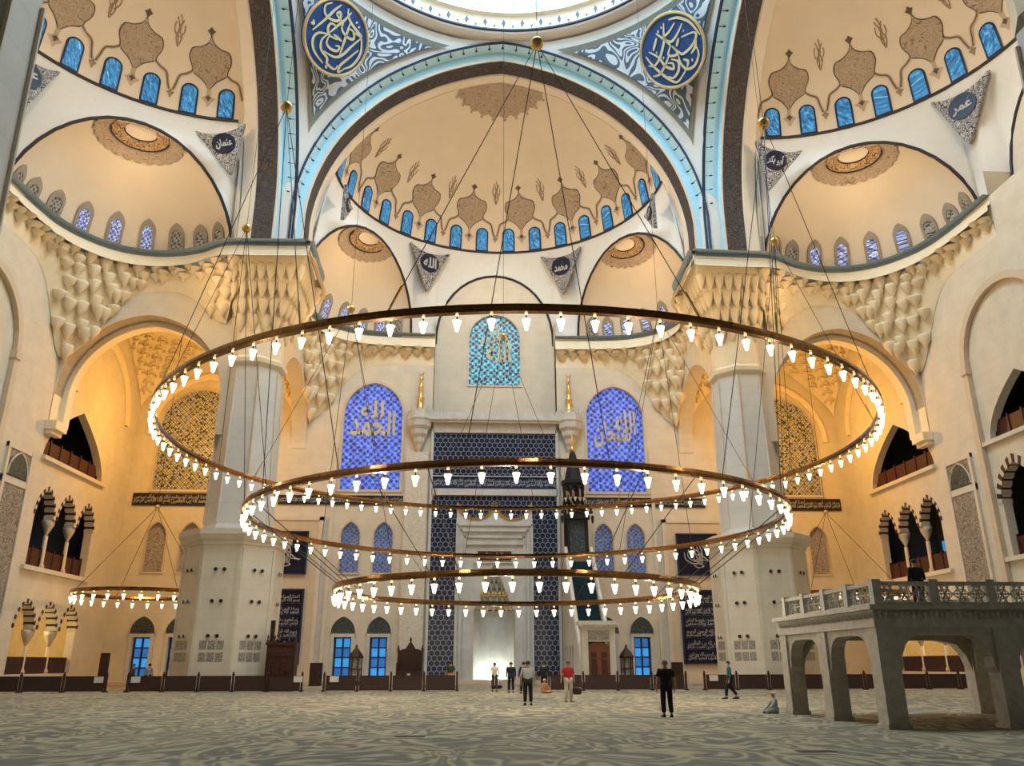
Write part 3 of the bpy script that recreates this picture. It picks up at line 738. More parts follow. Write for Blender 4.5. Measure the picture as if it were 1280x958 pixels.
# ------------------------------------------------------------------ minbar (pulpit stair)
mx = 6.95; W = 1.18
mn = empty('pulpit', (mx, 19.6, 0), label='tall marble pulpit stair with teal carpet, wooden door and dark spire', cat='pulpit')
def locm(o): o.location = (-mx, -19.6, 0); return o
mb = MB(); NS = 30; y0, y1, zt = 20.6, 28.6, 9.6
for i in range(NS):
    ya = y0+(y1-y0)*i/NS; zb = zt*(i+1)/NS; mb.box(mx-W+.2, mx+W-.2, ya, y1+2.2, zb-zt/NS-.01, zb)
locm(mb.build('carpeted_steps', 'teal_carpet', mn))
for s in (-1, 1):
    xa, xb = sorted((mx+s*W, mx+s*(W-.2)))
    mb = MB(); side = [(20.4, 0), (31.2, 0), (31.2, 10.6), (28.8, 10.6), (20.4, 1.35)]
    hs = [arch(y, .5, .9, 2.2, 3.0) for y in (25.0, 26.6, 28.2, 29.8)]
    mb.poly(side, hs, lambda u, v, w, xa=xa: (xa+w, u, v), .2)
    locm(mb.build('side_wall', 'marble', mn))
    mb = MB(); mb.tube([(mx+s*(W-.1), 20.3, 1.5), (mx+s*(W-.1), 28.8, 10.75), (mx+s*(W-.1), 31, 10.75)], .17, 6); locm(mb.build('handrail', 'marble', mn))
# gate
mb = MB()
mb.box(mx-W, mx-W+.42, 19.6, 20.5, 0, 4.0); mb.box(mx+W-.42, mx+W, 19.6, 20.5, 0, 4.0); mb.box(mx-W+.42, mx+W-.42, 19.62, 20.48, 3.05, 4.0)
ar = arch(mx, W-.42, .0, 2.7, 3.1, pointed=False)
mb.box(mx-W-.12, mx+W+.12, 19.45, 20.6, 4.0, 4.18); mb.box(mx-W-.24, mx+W+.24, 19.35, 20.7, 4.18, 4.45)
for i in range(18): mb.lathe([(.02, -.2), (.07, -.1), (.07, 0)], (mx-W-.1+i*(2*W+.2)/17, 19.42, 4.2), 6)
locm(mb.build('gate_frame', 'white_vouss', mn))
mb = MB(); mb.box(mx-.75, mx+.75, 19.52, 19.6, 3.2, 3.8); locm(mb.build('gate_inscription', 'panel_orn', mn))
mb = MB(); mb.poly(arch(mx, W-.44, .05, 2.65, 3.02, pointed=False), [], frY(19.8), .1)
d_ = locm(mb.build('gate_door', 'wood_door', mn))
mb = MB()
for s in (-1, 1):
    for (z0, z1) in ((.25, .6), (.7, 1.9), (2.0, 2.35)): mb.box(mx+s*.36-.2, mx+s*.36+.2, 19.75, 19.8, z0, z1)
locm(mb.build('door_panel', 'wood2', mn))
mb = MB(); mb.box(mx-W-.3, mx+W+.3, 18.9, 20.6, 0, .22); mb.box(mx-W-.1, mx+W+.1, 19.2, 20.6, .22, .4); locm(mb.build('entrance_step', 'wood2', mn))
# upper doorway with crest, lantern and spire
mb = MB(); yb = 28.8
mb.box(mx-W+.3, mx-W+.5, yb, yb+.5, 10.4, 13.19); mb.box(mx+W-.5, mx+W-.3, yb, yb+.5, 10.4, 13.19); mb.box(mx-W+.15, mx+W-.15, yb-.1, yb+.6, 13.2, 13.6)
pb_ = MB(); pb_.box(mx-W+.5, mx+W-.5, yb+.3, yb+.4, 10.4, 13.19); locm(pb_.build('carved_back', 'lunette', mn))
for cx, h in ((-W, 1), (-.6, .55), (-.3, .8), (0, 1.15), (.3, .8), (.6, .55), (W, 1)):
    mb.lathe([(.16, 0), (.2, .15), (.08, .3), (.17, .45), (.05, .7), (.01, .9)], (mx+cx, yb+.2, 13.7+h*.3-.3), 8)
for s in (-1, 1): mb.lathe([(.02, -.5), (.1, -.3), (.13, 0), (.1, .2)], (mx+s*(W+.12), yb+.1, 13.3), 8)
locm(mb.build('upper_doorway', 'black', mn))
c = (mx-.1, 30.2, 0)
mb = MB()
for k in range(8):
    a = PI/8+k*PI/4; mb.lathe([(.09, 10.6), (.09, 15.0)], (c[0]+.85*math.cos(a), c[1]+.85*math.sin(a), 0), 6)
    mb.box(c[0]+.0, c[0]+.01, c[1], c[1]+.01, 10.6, 10.7)
mb.lathe([(1.0, 14.9), (1.12, 15.0), (1.12, 15.2), (.95, 15.2)], c, 8, rot=PI/8)
for k in range(8):
    a = PI/8+k*PI/4; mb.lathe([(.1, 15.2), (.1, 16.4)], (c[0]+.85*math.cos(a), c[1]+.85*math.sin(a), 0), 6)
mb.lathe([(.95, 16.3), (1.1, 16.45), (1.1, 16.75), (.9, 16.8), (.8, 16.9), (.28, 19.2), (.12, 19.5)], c, 8, rot=PI/8)
for k in range(8):
    a0 = PI/8+k*PI/4; a1 = a0+PI/4
    mb.tube([(c[0]+.9*math.cos(a0+(a1-a0)*t), c[1]+.9*math.sin(a0+(a1-a0)*t), 15.9+.4*math.sin(PI*t)) for t in (0, .25, .5, .75, 1)], .07, 5)
locm(mb.build('lantern_spire', 'black', mn))
mb = MB()
for k in range(16):
    a = 2*PI*k/16; mb.add([(c[0]+1.12*math.cos(a+d), c[1]+1.12*math.sin(a+d), z) for d, z in ((-.14, 15.15), (.14, 15.15), (0, 14.75))]+[(c[0]+1.06*math.cos(a+d), c[1]+1.06*math.sin(a+d), z) for d, z in ((-.14, 15.15), (.14, 15.15), (0, 14.75))], [(0,1,2), (3,4,5), (0,2,5,3), (1,2,5,4)])
locm(mb.build('lantern_fringe', 'white_vouss', mn))
mb = MB(); mb.lathe([(.16, 19.4), (.26, 19.6), (.1, 19.8), (.1, 20.1), (.2, 20.3), (.06, 20.5), (.12, 20.75), (.02, 21.0), (.01, 21.4)], c, 10); locm(mb.build('gilded_finial', 'gold', mn, True))

# ------------------------------------------------------------------ vault modules
V0 = 20.1; EA, EB, EC, EZ = 14.1, 14.1, 9.9, 41.2
def sd(phi, th, off=0.0):
    # half dome surface; phi azimuth (0..pi), th elevation; off = inward offset
    p = Vector((EA*math.cos(phi)*math.cos(th), EB*math.sin(phi)*math.cos(th), EC*math.sin(th)))
    n = Vector((p.x/EA**2, p.y/EB**2, p.z/EC**2)).normalized()
    p = p - n*off
    return (p.x, V0+p.y, EZ+p.z)
def arch_r(t):   # t elevation angle 0..pi/2 on the great arch
    k = [(0, 16.35), (.25, 16.1), (.7, 15.75), (1.1, 15.7), (1.35, 15.95), (PI/2, 16.35)]
    for (a, ra), (b_, rb) in zip(k, k[1:]):
        if t <= b_: 
            s = (t-a)/(b_-a); return ra+(rb-ra)*s
    return k[-1][1]
ZC = 35.3
def great(dr=0.0, n=22, zlow=31.0):
    # arch line points (x,z), left foot -> apex -> right foot
    R_ = []
    for k in range(n+1):
        t = PI/2*k/n; r = arch_r(t)-dr; R_.append((r*math.cos(t), ZC+r*math.sin(t)))
    R_ = [(16.35-dr, zlow)] + R_
    return [(-x, z) for x, z in R_] + [(x, z) for x, z in reversed(R_[:-1])]
LEDGE = catmull([(14.3, 14.3), (14.45, 17.5), (14.6, 20.5), (15.9, 22.8), (16.6, 25.5), (16.2, 28), (14.9, 29.8), (12.5, 31.2), (9.5, 31.7), (5.7, 31.9)], 5)
LEDGE_C = LEDGE[15:]            # the curved part only
E1 = Vector((16.3, 20.6)); E2 = Vector((8.2, 33.2))
LZ = 31.0
trim_n = [10]
def trim(mb, mats, R, smooth=False, label=None):
    trim_n[0] += 1
    return struct(mb.build('trim_%d' % trim_n[0], mats, None, smooth, xf=R), label)
def star_on(mb, cphi, cth, outline, off, mi=None, rings=(0, .35, .7, 1)):
    rows = []
    r0 = EA
    for k in rings:
        rows.append([sd(cphi - x*k/(r0*math.cos(cth)), cth + y*k/10.8, off) for x, y in outline])
    mb.grid(rows, True, mi)
def line_on(mb, pts, w, off, mi=None):
    rows = []; n = len(pts)
    P = [Vector(sd(a, b_, off)) for a, b_ in pts]
    ctr = Vector((0, V0, EZ))
    for i, p in enumerate(P):
        t = (P[min(i+1, n-1)]-P[max(i-1, 0)]).normalized(); nrm = (p-ctr).normalized(); s = t.cross(nrm).normalized()*w/2
        rows.append([tuple(p-s), tuple(p+s)])
    mb.grid(rows, False, mi)
cart = catmull([(0, 1.95), (.22, 1.5), (.75, 1.15), (1.35, .95), (1.5, .3), (1.25, -.35), (1.15, -.75), (.55, -1.15), (.2, -1.6), (0, -1.95), (-.2, -1.6), (-.55, -1.15), (-1.15, -.75), (-1.25, -.35), (-1.5, .3), (-1.35, .95), (-.75, 1.15), (-.22, 1.5)], 3, True)
gem = [(0, .5), (.22, .2), (.5, .05), (.2, -.25), (0, -.65), (-.2, -.25), (-.5, .05), (-.22, .2)]
flame_strokes = [[(0, -.9), (.25, -.3), (.05, .3), (.35, .9)], [(0, -.9), (-.3, -.3), (-.05, .2), (-.35, .8)], [(0, -.7), (.05, 0), (-.15, .6), (.05, 1.1)], [(.1, -.3), (.5, .1), (.45, .6)], [(-.1, -.3), (-.5, .1), (-.5, .5)], [(.15, 0), (-.15, .25), (.2, .6)]]
win_n = [100]
def vault(rz, side, full=True):
    R = Matrix.Rotation(rz, 4, 'Z')
    # great arch: front moulding, pale soffit, script band
    prof = [  # (dr, y, mat)
        (-1.1, 16.25, None), (-1.1, 16.1, 0), (-.25, 16.05, 0), (-.15, 16.2, 0), (0.02, 16.2, 0), (0.02, 16.30, 1), (.05, 17.3, 2), (.6, 17.35, 2), (.8, 17.4, 3), (.8, 17.5, 3), (.85, 17.5, 4), (.85, 19.0, 4), (.8, 19.0, 3), (.95, 19.1, 3), (.95, 20.05, 3)]  # soffit and riser carry the daylight tint in their colour
    mb = MB()
    for (d0, y0_, _), (d1, y1_, mi) in zip(prof, prof[1:]):
        a = great(d0); b_ = great(d1)
        mb.grid([[(p[0], y0_, p[1]) for p in a], [(p[0], y1_, p[1]) for p in b_]], False, mi)
    t = trim(mb, ['plaster', 'line', 'pale_blue', 'dome_paint', 'band'], R, label='great pointed arch with daylight-blue soffit and dark script band on the %s side' % side)
    # blue line with little buds
    mb = MB(); a = great(.0); mb.tube([(p[0], 16.15, p[1]) for p in a], .10, 5)
    for i in range(2, len(a)-2):
        for q in (0,):
            x = a[i][0]*(1-q)+a[i+1][0]*q if i+1 < len(a) else a[i][0]; z = a[i][1]*(1-q)+a[i+1][1]*q
            mb.add([(x*(1-s*.02)+dx*.8, 16.3+s*.55, z-s*.12-.02) for s, dx in ((0, -.04), (0, .04), (.5, .04), (.75, .16), (1, 0), (.75, -.16), (.5, -.04))], [(0,1,2,6), (2,3,4,5,6)])
    bb = trim(mb, 'line', R)
    # half dome shell
    thn, phn = 16, 48
    yfront = 20.1; rows = []
    for j in range(thn+1):
        th = PI/2*j/thn; r = []
        s = min(1, (yfront-V0)/(EB*math.cos(th)+1e-9))
        ph0 = math.asin(s)
        for k in range(phn+1): r.append(sd(ph0+(PI-2*ph0)*k/phn, th))
        rows.append(r)
    mb = MB(); mb.grid(rows)
    # crescent between the great arch and the half dome
    g = great(1.0, zlow=EZ)
    g = [(x, z) for x, z in g if z > EZ+.05]
    g = [(-15.36, EZ)]+g+[(15.36, EZ)]
    edge = []
    for p in g:
        fr_ang = math.atan2(p[1]-EZ, abs(p[0])); 
        hw = EA; hh = EC
        k = 1/math.sqrt((math.cos(fr_ang)/hw)**2+(math.sin(fr_ang)/hh)**2)
        edge.append((math.copysign(k*math.cos(fr_ang), p[0]), EZ+k*math.sin(fr_ang)))
    mb.grid([[(p[0], 20.0, p[1]) for p in g], [(p[0], yfront, p[1]) for p in edge]])
    dome = struct(mb.build('ceiling', 'dome_paint', None, True, xf=R), 'peach painted half dome with a ring of blue windows on the %s side' % side)
    # base line
    mb = MB(); mb.tube([sd(PI*k/40*.98+.01*PI, .004, .05) for k in range(41)], .12, 6); trim(mb, 'darkline', R)
    # windows and painted ornaments
    wins = [math.radians(90+11.2*(k-7.5)) for k in range(16)]
    for ph in wins:
        win_n[0] += 1
        ol = arch(0, .5, 0, 1.9, 2.35, 6, pointed=False); oo = arch(0, .64, -.12, 1.9, 2.5, 6, pointed=False)
        def fw(u, v, w, ph=ph): return sd(ph-u/EA, (v+.3)/10.6, .05-w)
        e = empty('window_%d' % win_n[0], kind='structure')
        a = MB(); a.poly(oo, [], fw, .04); a.build('frame', 'line', e, xf=R)
        a = MB(); a.poly(ol, [], lambda u, v, w: fw(u, v, w-.04), .02); a.build('pane', 'glass_sky', e, xf=R)
    def cdy(v): return v/10.6
    for k in range(8):
        ph = math.radians(90+22.4*(k-3.5)); 
        mb = MB(); star_on(mb, ph, cdy(4.45), [(x*1.06, y*1.06) for x, y in cart], .045); mb.build('cartouche_outline', 'taupe_line', dome, xf=R)
        mb = MB(); star_on(mb, ph, cdy(4.45), cart, .075); mb.build('painted_cartouche', 'taupe', dome, xf=R)
        mb = MB(); star_on(mb, ph, cdy(6.75), [(x*.62, y*.62) for x, y in gem], .06, rings=(0, .5, 1)); star_on(mb, ph, cdy(1.75), [(x*1.1, y*1.1) for x, y in gem], .05, 1, rings=(0, .5, 1))
        star_on(mb, ph, cdy(1.85), [(x*.5, y*.5) for x, y in gem], .08, 0, rings=(0, 1))
        mb.build('painted_drop', ['taupe_line', 'tan'], dome, xf=R)
        mb = MB()
        for s in (-1, 1):
            pts = [(ph-s*dx/EA, cdy(z)) for dx, z in ((1.2, 3.9), (1.7, 3.5), (2.25, 3.2), (2.45, 2.5), (2.62, 1.9))]
            line_on(mb, catmull(pts, 3), .26, .05, 1); line_on(mb, catmull([(a, b_) for a, b_ in pts], 3), .09, .06, 0)
        line_on(mb, [(ph, cdy(6.5)), (ph, cdy(6.9))], .2, .05, 1); line_on(mb, [(ph, cdy(2.7)), (ph, cdy(2.1))], .3, .045, 1)
        mb.build('painted_stem', ['taupe_line', 'tan'], dome, xf=R)
    for k in range(7):
        ph = math.radians(90+22.4*(k-3))
        mb = MB()
        for st in flame_strokes: line_on(mb, catmull([(ph+x*.85/EA, cdy(6.2+y*1.1)) for x, y in st], 3), .09, .05)
        star_on(mb, ph, cdy(1.65), [(x*.6, y*.75) for x, y in gem], .06, rings=(0, 1))
        mb.build('painted_flame', 'flame', dome, xf=R)
    # crown ornament near the top of the half dome
    mb = MB(); rows = []
    rim = []
    for k in range(0, 73):
        a = PI+PI*k/72; rr = 1+.07*abs(math.sin(k*PI/6))
        rim.append((a, rr))
    yc, zc = 20.1, 0
    def crown(u, v, off):   # horizontal spread (x, y-outward) projected on the dome
        x, y = u, v
        q = 1-(x/EA)**2-((y-V0)/EB)**2
        return (x, y, EZ+EC*math.sqrt(max(q, 0))-off)
    rows = [[crown(3.9*k*rr*math.cos(a), 20.15-4.3*k*rr*math.sin(a), .07) for a, rr in rim] for k in (0, .25, .5, .75, 1)]
    mb.grid(rows)
    for k in range(6, 70, 6):
        a, rr = rim[k-3]; x, y = 4.3*math.cos(a), 20.15-4.75*math.sin(a)
        mb.add([crown(x+dx, y+dy, .08) for dx, dy in ((-.16, 0), (0, -.2), (.16, 0), (0, .24))], [(0,1,2,3)])
    mb.build('painted_crown', 'taupe', dome, xf=R)
    # walls between the cornice and the half dome: curved spandrels over three arches
    arcs = []
    def exarc(s, n=20):
        a, b_ = (E1, E2) if s > 0 else (Vector((-E2.x, E2.y)), Vector((-E1.x, E1.y)))
        pts = []
        for k in range(n+1):
            t = k/n; x = -math.cos(PI*t); z = math.sin(PI*t)
            u = (x+1)/2; d = (b_-a).normalized(); nn_ = Vector((d.y, -d.x)); nn_ = nn_ if nn_.y > 0 else -nn_
            p = a.lerp(b_, u)-nn_*1.1*z; pts.append((p.x, p.y, LZ+7.75*z**1.2))
        return pts
    cen = [(5.75*math.cos(PI*k/20)*1.0, 33.95, LZ+7.45*math.sin(PI*k/20)**.9) for k in range(21)]
    A = exarc(1); Cc = cen; B_ = exarc(-1)
    def top(p):
        ph = math.atan2(max(0, p[1]-V0)/EB, p[0]/EA); return sd(ph, 0)
    mb = MB()
    seq = [(15.36, 20.0, LZ)] + A + [(5.75, 32.05, LZ)] + Cc + [(-5.75, 32.05, LZ)] + B_ + [(-15.36, 20.0, LZ)]
    rows = []
    for f in (0, .33, .66, 1):
        r = []
        for p in seq:
            q = Vector(top(p)); pp = Vector(p)
            m_ = pp.lerp(q, f); r.append(tuple(m_ + Vector((m_.x-0, m_.y-V0, 0)).normalized()*(.35*math.sin(PI*f))))
        rows.append(r)
    mb.grid(rows)
    mb.add([(15.36, 20.0, LZ), (15.36, 20.0, EZ+.3), (14.1, 20.05, EZ+.1), (16.0, 20.6, LZ)], [(0,1,2,3)]); mb.add([(-15.36, 20.0, LZ), (-15.36, 20.0, EZ+.3), (-14.1, 20.05, EZ+.1), (-16.0, 20.6, LZ)], [(0,1,2,3)])
    trim(mb, 'plaster', R, True, label='white curved spandrels over the three upper arches on the %s side' % side)
    mb = MB()
    for arc in (A, B_, Cc): mb.tube([tuple(Vector(p)*1.0) for p in arc], .12, 6)
    trim(mb, 'darkline', R)
    # tympanum of the middle arch
    mb = MB()
    if rz != 0:
        mb.poly([(p[0], p[2]) for p in reversed(cen)], [], frY(33.98), .02)
        mb.add([(-5.75, 32, LZ), (5.75, 32, LZ), (5.75, 34, LZ), (-5.75, 34, LZ)], [(0,1,2,3)])
        for s in (-1, 1): mb.add([(s*5.75, 32, LZ), (s*5.75, 34, LZ), (s*5.75, 34, LZ+2), (s*5.75, 32, LZ+2)], [(0,1,2,3)])
        trim(mb, 'stone', R)
    # exedrae
    for s in (1, -1):
        if not full and s != full: pass
        mid = Vector(((E1.x+E2.x)/2*s, (E1.y+E2.y)/2)); half = (E2-E1).length/2
        dd = Vector(((E2.x-E1.x)*s, E2.y-E1.y)).normalized(); no = Vector((dd.y, -dd.x)); no = no if no.y > 0 else -no
        def ex_s(x, y, z, off=0.0):      # unit half sphere -> shell of the exedra; y points away from the hall
            q = mid + dd*(x*half*(1-off)) + no*(y*4.5*(1-off)-1.1*z)
            return (q.x, q.y, LZ+7.75*max(z, 0)**1.2*(1-off))
        rows = []
        for k in range(21):
            t = PI/2*k/20; rows.append([ex_s(math.cos(PI*m_/36)*math.cos(t)**.8, math.sin(PI*m_/36)*math.cos(t)**.8, math.sin(t)) if k else ex_s(math.cos(PI*m_/36), math.sin(PI*m_/36), 0) for m_ in range(37)])
        rows = []
        for k in range(21):
            t = PI/2*k/20; rows.append([ex_s(math.cos(PI*m_/36)*math.cos(t), math.sin(PI*m_/36)*math.cos(t), math.sin(t)) for m_ in range(37)])
        mb = MB(); mb.grid(rows); ex = struct(mb.build('ceiling', 'dome_paint', None, True, xf=R), 'small half dome with a lit ring over the %s side cornice' % side)
        # windows with pointed grey surrounds
        for k in range(9):
            ph = PI*(k+1.05)/10.1; zz = .10
            o_ = Vector(ex_s(math.cos(ph)*math.cos(zz), math.sin(ph)*math.cos(zz), math.sin(zz))); o2 = Vector(ex_s(math.cos(ph+.02)*math.cos(zz), math.sin(ph+.02)*math.cos(zz), math.sin(zz)))
            up_ = (Vector(ex_s(math.cos(ph)*math.cos(.36), math.sin(ph)*math.cos(.36), math.sin(.36)))-o_).normalized()
            tdir = (o2-o_).normalized(); nrm = tdir.cross(up_).normalized(); inw = Vector((mid.x, mid.y, LZ+2))-o_; nrm = nrm if nrm.dot(inw) > 0 else -nrm
            fwn = xyframe(o_+nrm*.16, tdir, up_, -nrm)
            win_n[0] += 1; e = empty('window_%d' % win_n[0], kind='structure')
            q = MB(); ol = arch(0, .36, 0.05, 1.35, 1.8, 5); q.poly(arch(0, .56, -.15, 1.45, 2.4, 5), [ol], fwn, .16); q.build('surround', 'surround', e, xf=R)
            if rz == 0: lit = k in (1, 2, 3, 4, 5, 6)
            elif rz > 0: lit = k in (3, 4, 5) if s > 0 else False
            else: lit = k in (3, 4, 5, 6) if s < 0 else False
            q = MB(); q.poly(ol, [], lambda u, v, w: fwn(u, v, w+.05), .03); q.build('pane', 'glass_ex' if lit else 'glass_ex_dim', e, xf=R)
        def er(r, off, wav=0, n_=72):
            out = []
            for k in range(n_+1):
                a2 = 2*PI*k/n_; rr = r*(1+wav*abs(math.sin(a2*12)))
                x = rr*math.cos(a2); y = max(.0, .13+rr*1.05*math.sin(a2)); out.append(ex_s(x, y, math.sqrt(max(0, 1-x*x-y*y)), off))
            return out
        q = MB(); q.grid([er(.40, .018, .05), er(.36, .018), er(.31, .018), er(.27, .018)], False, 0); q.grid([er(.27, .02), er(.265, .035), er(.20, .045), er(.15, .035)], False, 1); q.grid([er(.15, .03), er(.1, .03), er(.002, .03)], False, 2)
        q.tube(er(.272, .035)[:37], .06, 5, 3); q.tube(er(.152, .035)[:37], .05, 5, 3)
        q.build('crown_medallion', ['taupe', 'ring_relief', 'dome_paint', 'darkline'], ex, xf=R)
        lc = ex_s(0, .25, .55); lamp('medallion_lamp', tuple(R @ Vector(lc)), 22, (1, .55, .18), .1)
    # cornice, its muqarnas and the wall under it
    for s in (1, -1):
        L = [(s*x, y) for x, y in LEDGE]
        def offs(L, d):
            out = []
            for i, p in enumerate(L):
                a = Vector(L[min(i+1, len(L)-1)])-Vector(L[max(i-1, 0)]); a.normalize(); n_ = Vector((a.y, -a.x))*(-1 if s > 0 else 1)
                out.append((p[0]+n_.x*d, p[1]+n_.y*d))
            return out
        sec = [(0, .12, 0), (-.25, .12, 0), (-.25, -.2, 0), (-.1, -.24, 1), (-.05, -.62, 1), (.15, -.7, 1), (.2, -1.1, 1), (.55, -1.35, 1)]
        if rz != 0 and False: continue
        mb = MB(); prev = None
        for d, z, mi in sec:
            r = [(x, y, LZ+z) for x, y in offs(L, d)]
            if prev: mb.grid([prev, r], False, mi)
            prev = r
        mb.grid([[(x, y, LZ+.12) for x, y in L], [(x, y, LZ+.12) for x, y in offs(L, .35)]], False, 0)
        trim(mb, ['ledge_blue', 'corn'], R, label='blue grey topped cornice of the %s side' % side)
        # muqarnas tiers between cornice and wall
        Lc = LEDGE[8:]; n_ = len(Lc)
        wallp = []
        for i, (x, y) in enumerate(Lc):
            f = i/(n_-1)
            # straight walls meet at the corner (17, 32)
            if f < .52: g_ = f/.52; wp = (17.0, 20.5+(32-20.5)*g_)
            else: g_ = (f-.52)/.48; wp = (17.0-(17-5.7)*g_, 32.0)
            wallp.append(wp)
        mb = MB(); TN = 8; rows = []
        for j in range(TN+1):
            f = j/TN; r = []
            for i in range(n_):
                u = i/(n_-1); depth = 1.7+5.6*math.exp(-((u-.52)/.13)**2)+2.6*math.exp(-((u)/.10)**2)
                e_ = f**1.25
                x = Lc[i][0]+(wallp[i][0]-Lc[i][0])*e_*.98+.25*(1-f); y = Lc[i][1]+(wallp[i][1]-Lc[i][1])*e_*.98
                r.append((s*x, y, LZ-1.25-depth*f))
            rows.append(r)
        mb.grid(rows)
        mq = trim(mb, 'corn', R)
        # stalactite cells
        mb = MB()
        for j in range(TN):
            cnt = 15 if j < 2 else 13
            for c_ in range(cnt):
                u = (c_+(.5 if j % 2 else 0)+.25)/cnt
                if u > .985: continue
                f = u*(n_-1); i0 = int(f); fr_ = f-i0
                def at(j_): 
                    a_ = Vector(rows[j_][i0]); b2 = Vector(rows[j_][min(i0+1, n_-1)]); return a_.lerp(b2, fr_)
                p = at(j); p2 = at(j+1); hgt = p.z-p2.z
                if hgt*(j+1) > 0 and hgt < .42 and j > 3: continue
                hgt = min(hgt, .8)
                rad = .46 if j < 3 else .5
                inn = Vector((s*9, 22, 0))-Vector((p.x, p.y, 0)); inn.normalize()
                cpt = p2.lerp(p, .5)+inn*.12
                mb.lathe([(.03, -.55*hgt-.3), (rad*.4, -.4*hgt), (rad*.85, .0), (rad, .35*hgt+.05), (rad*1.05, .6*hgt)], tuple(cpt), 8, rot=c_)
        mb.build('stalactite_cells', 'corn', mq, True, xf=R)
    return R
M['flame'] = mat('light_brown_paint', (.33, .235, .15), .6)
M['surround'] = mat('grey_taupe_surround', (.34, .29, .225), .6)
M['corn'] = mat('warm_white_stone', (.84, .74, .55), .6, var=.04)
M['ring_relief'] = arabesque('copper_relief', (.16, .09, .045), (.55, .34, .16), (.28, .17, .09), 1.6, .12, 1.0)
vault(0, 'front'); vault(PI/2, 'left'); vault(-PI/2, 'right')

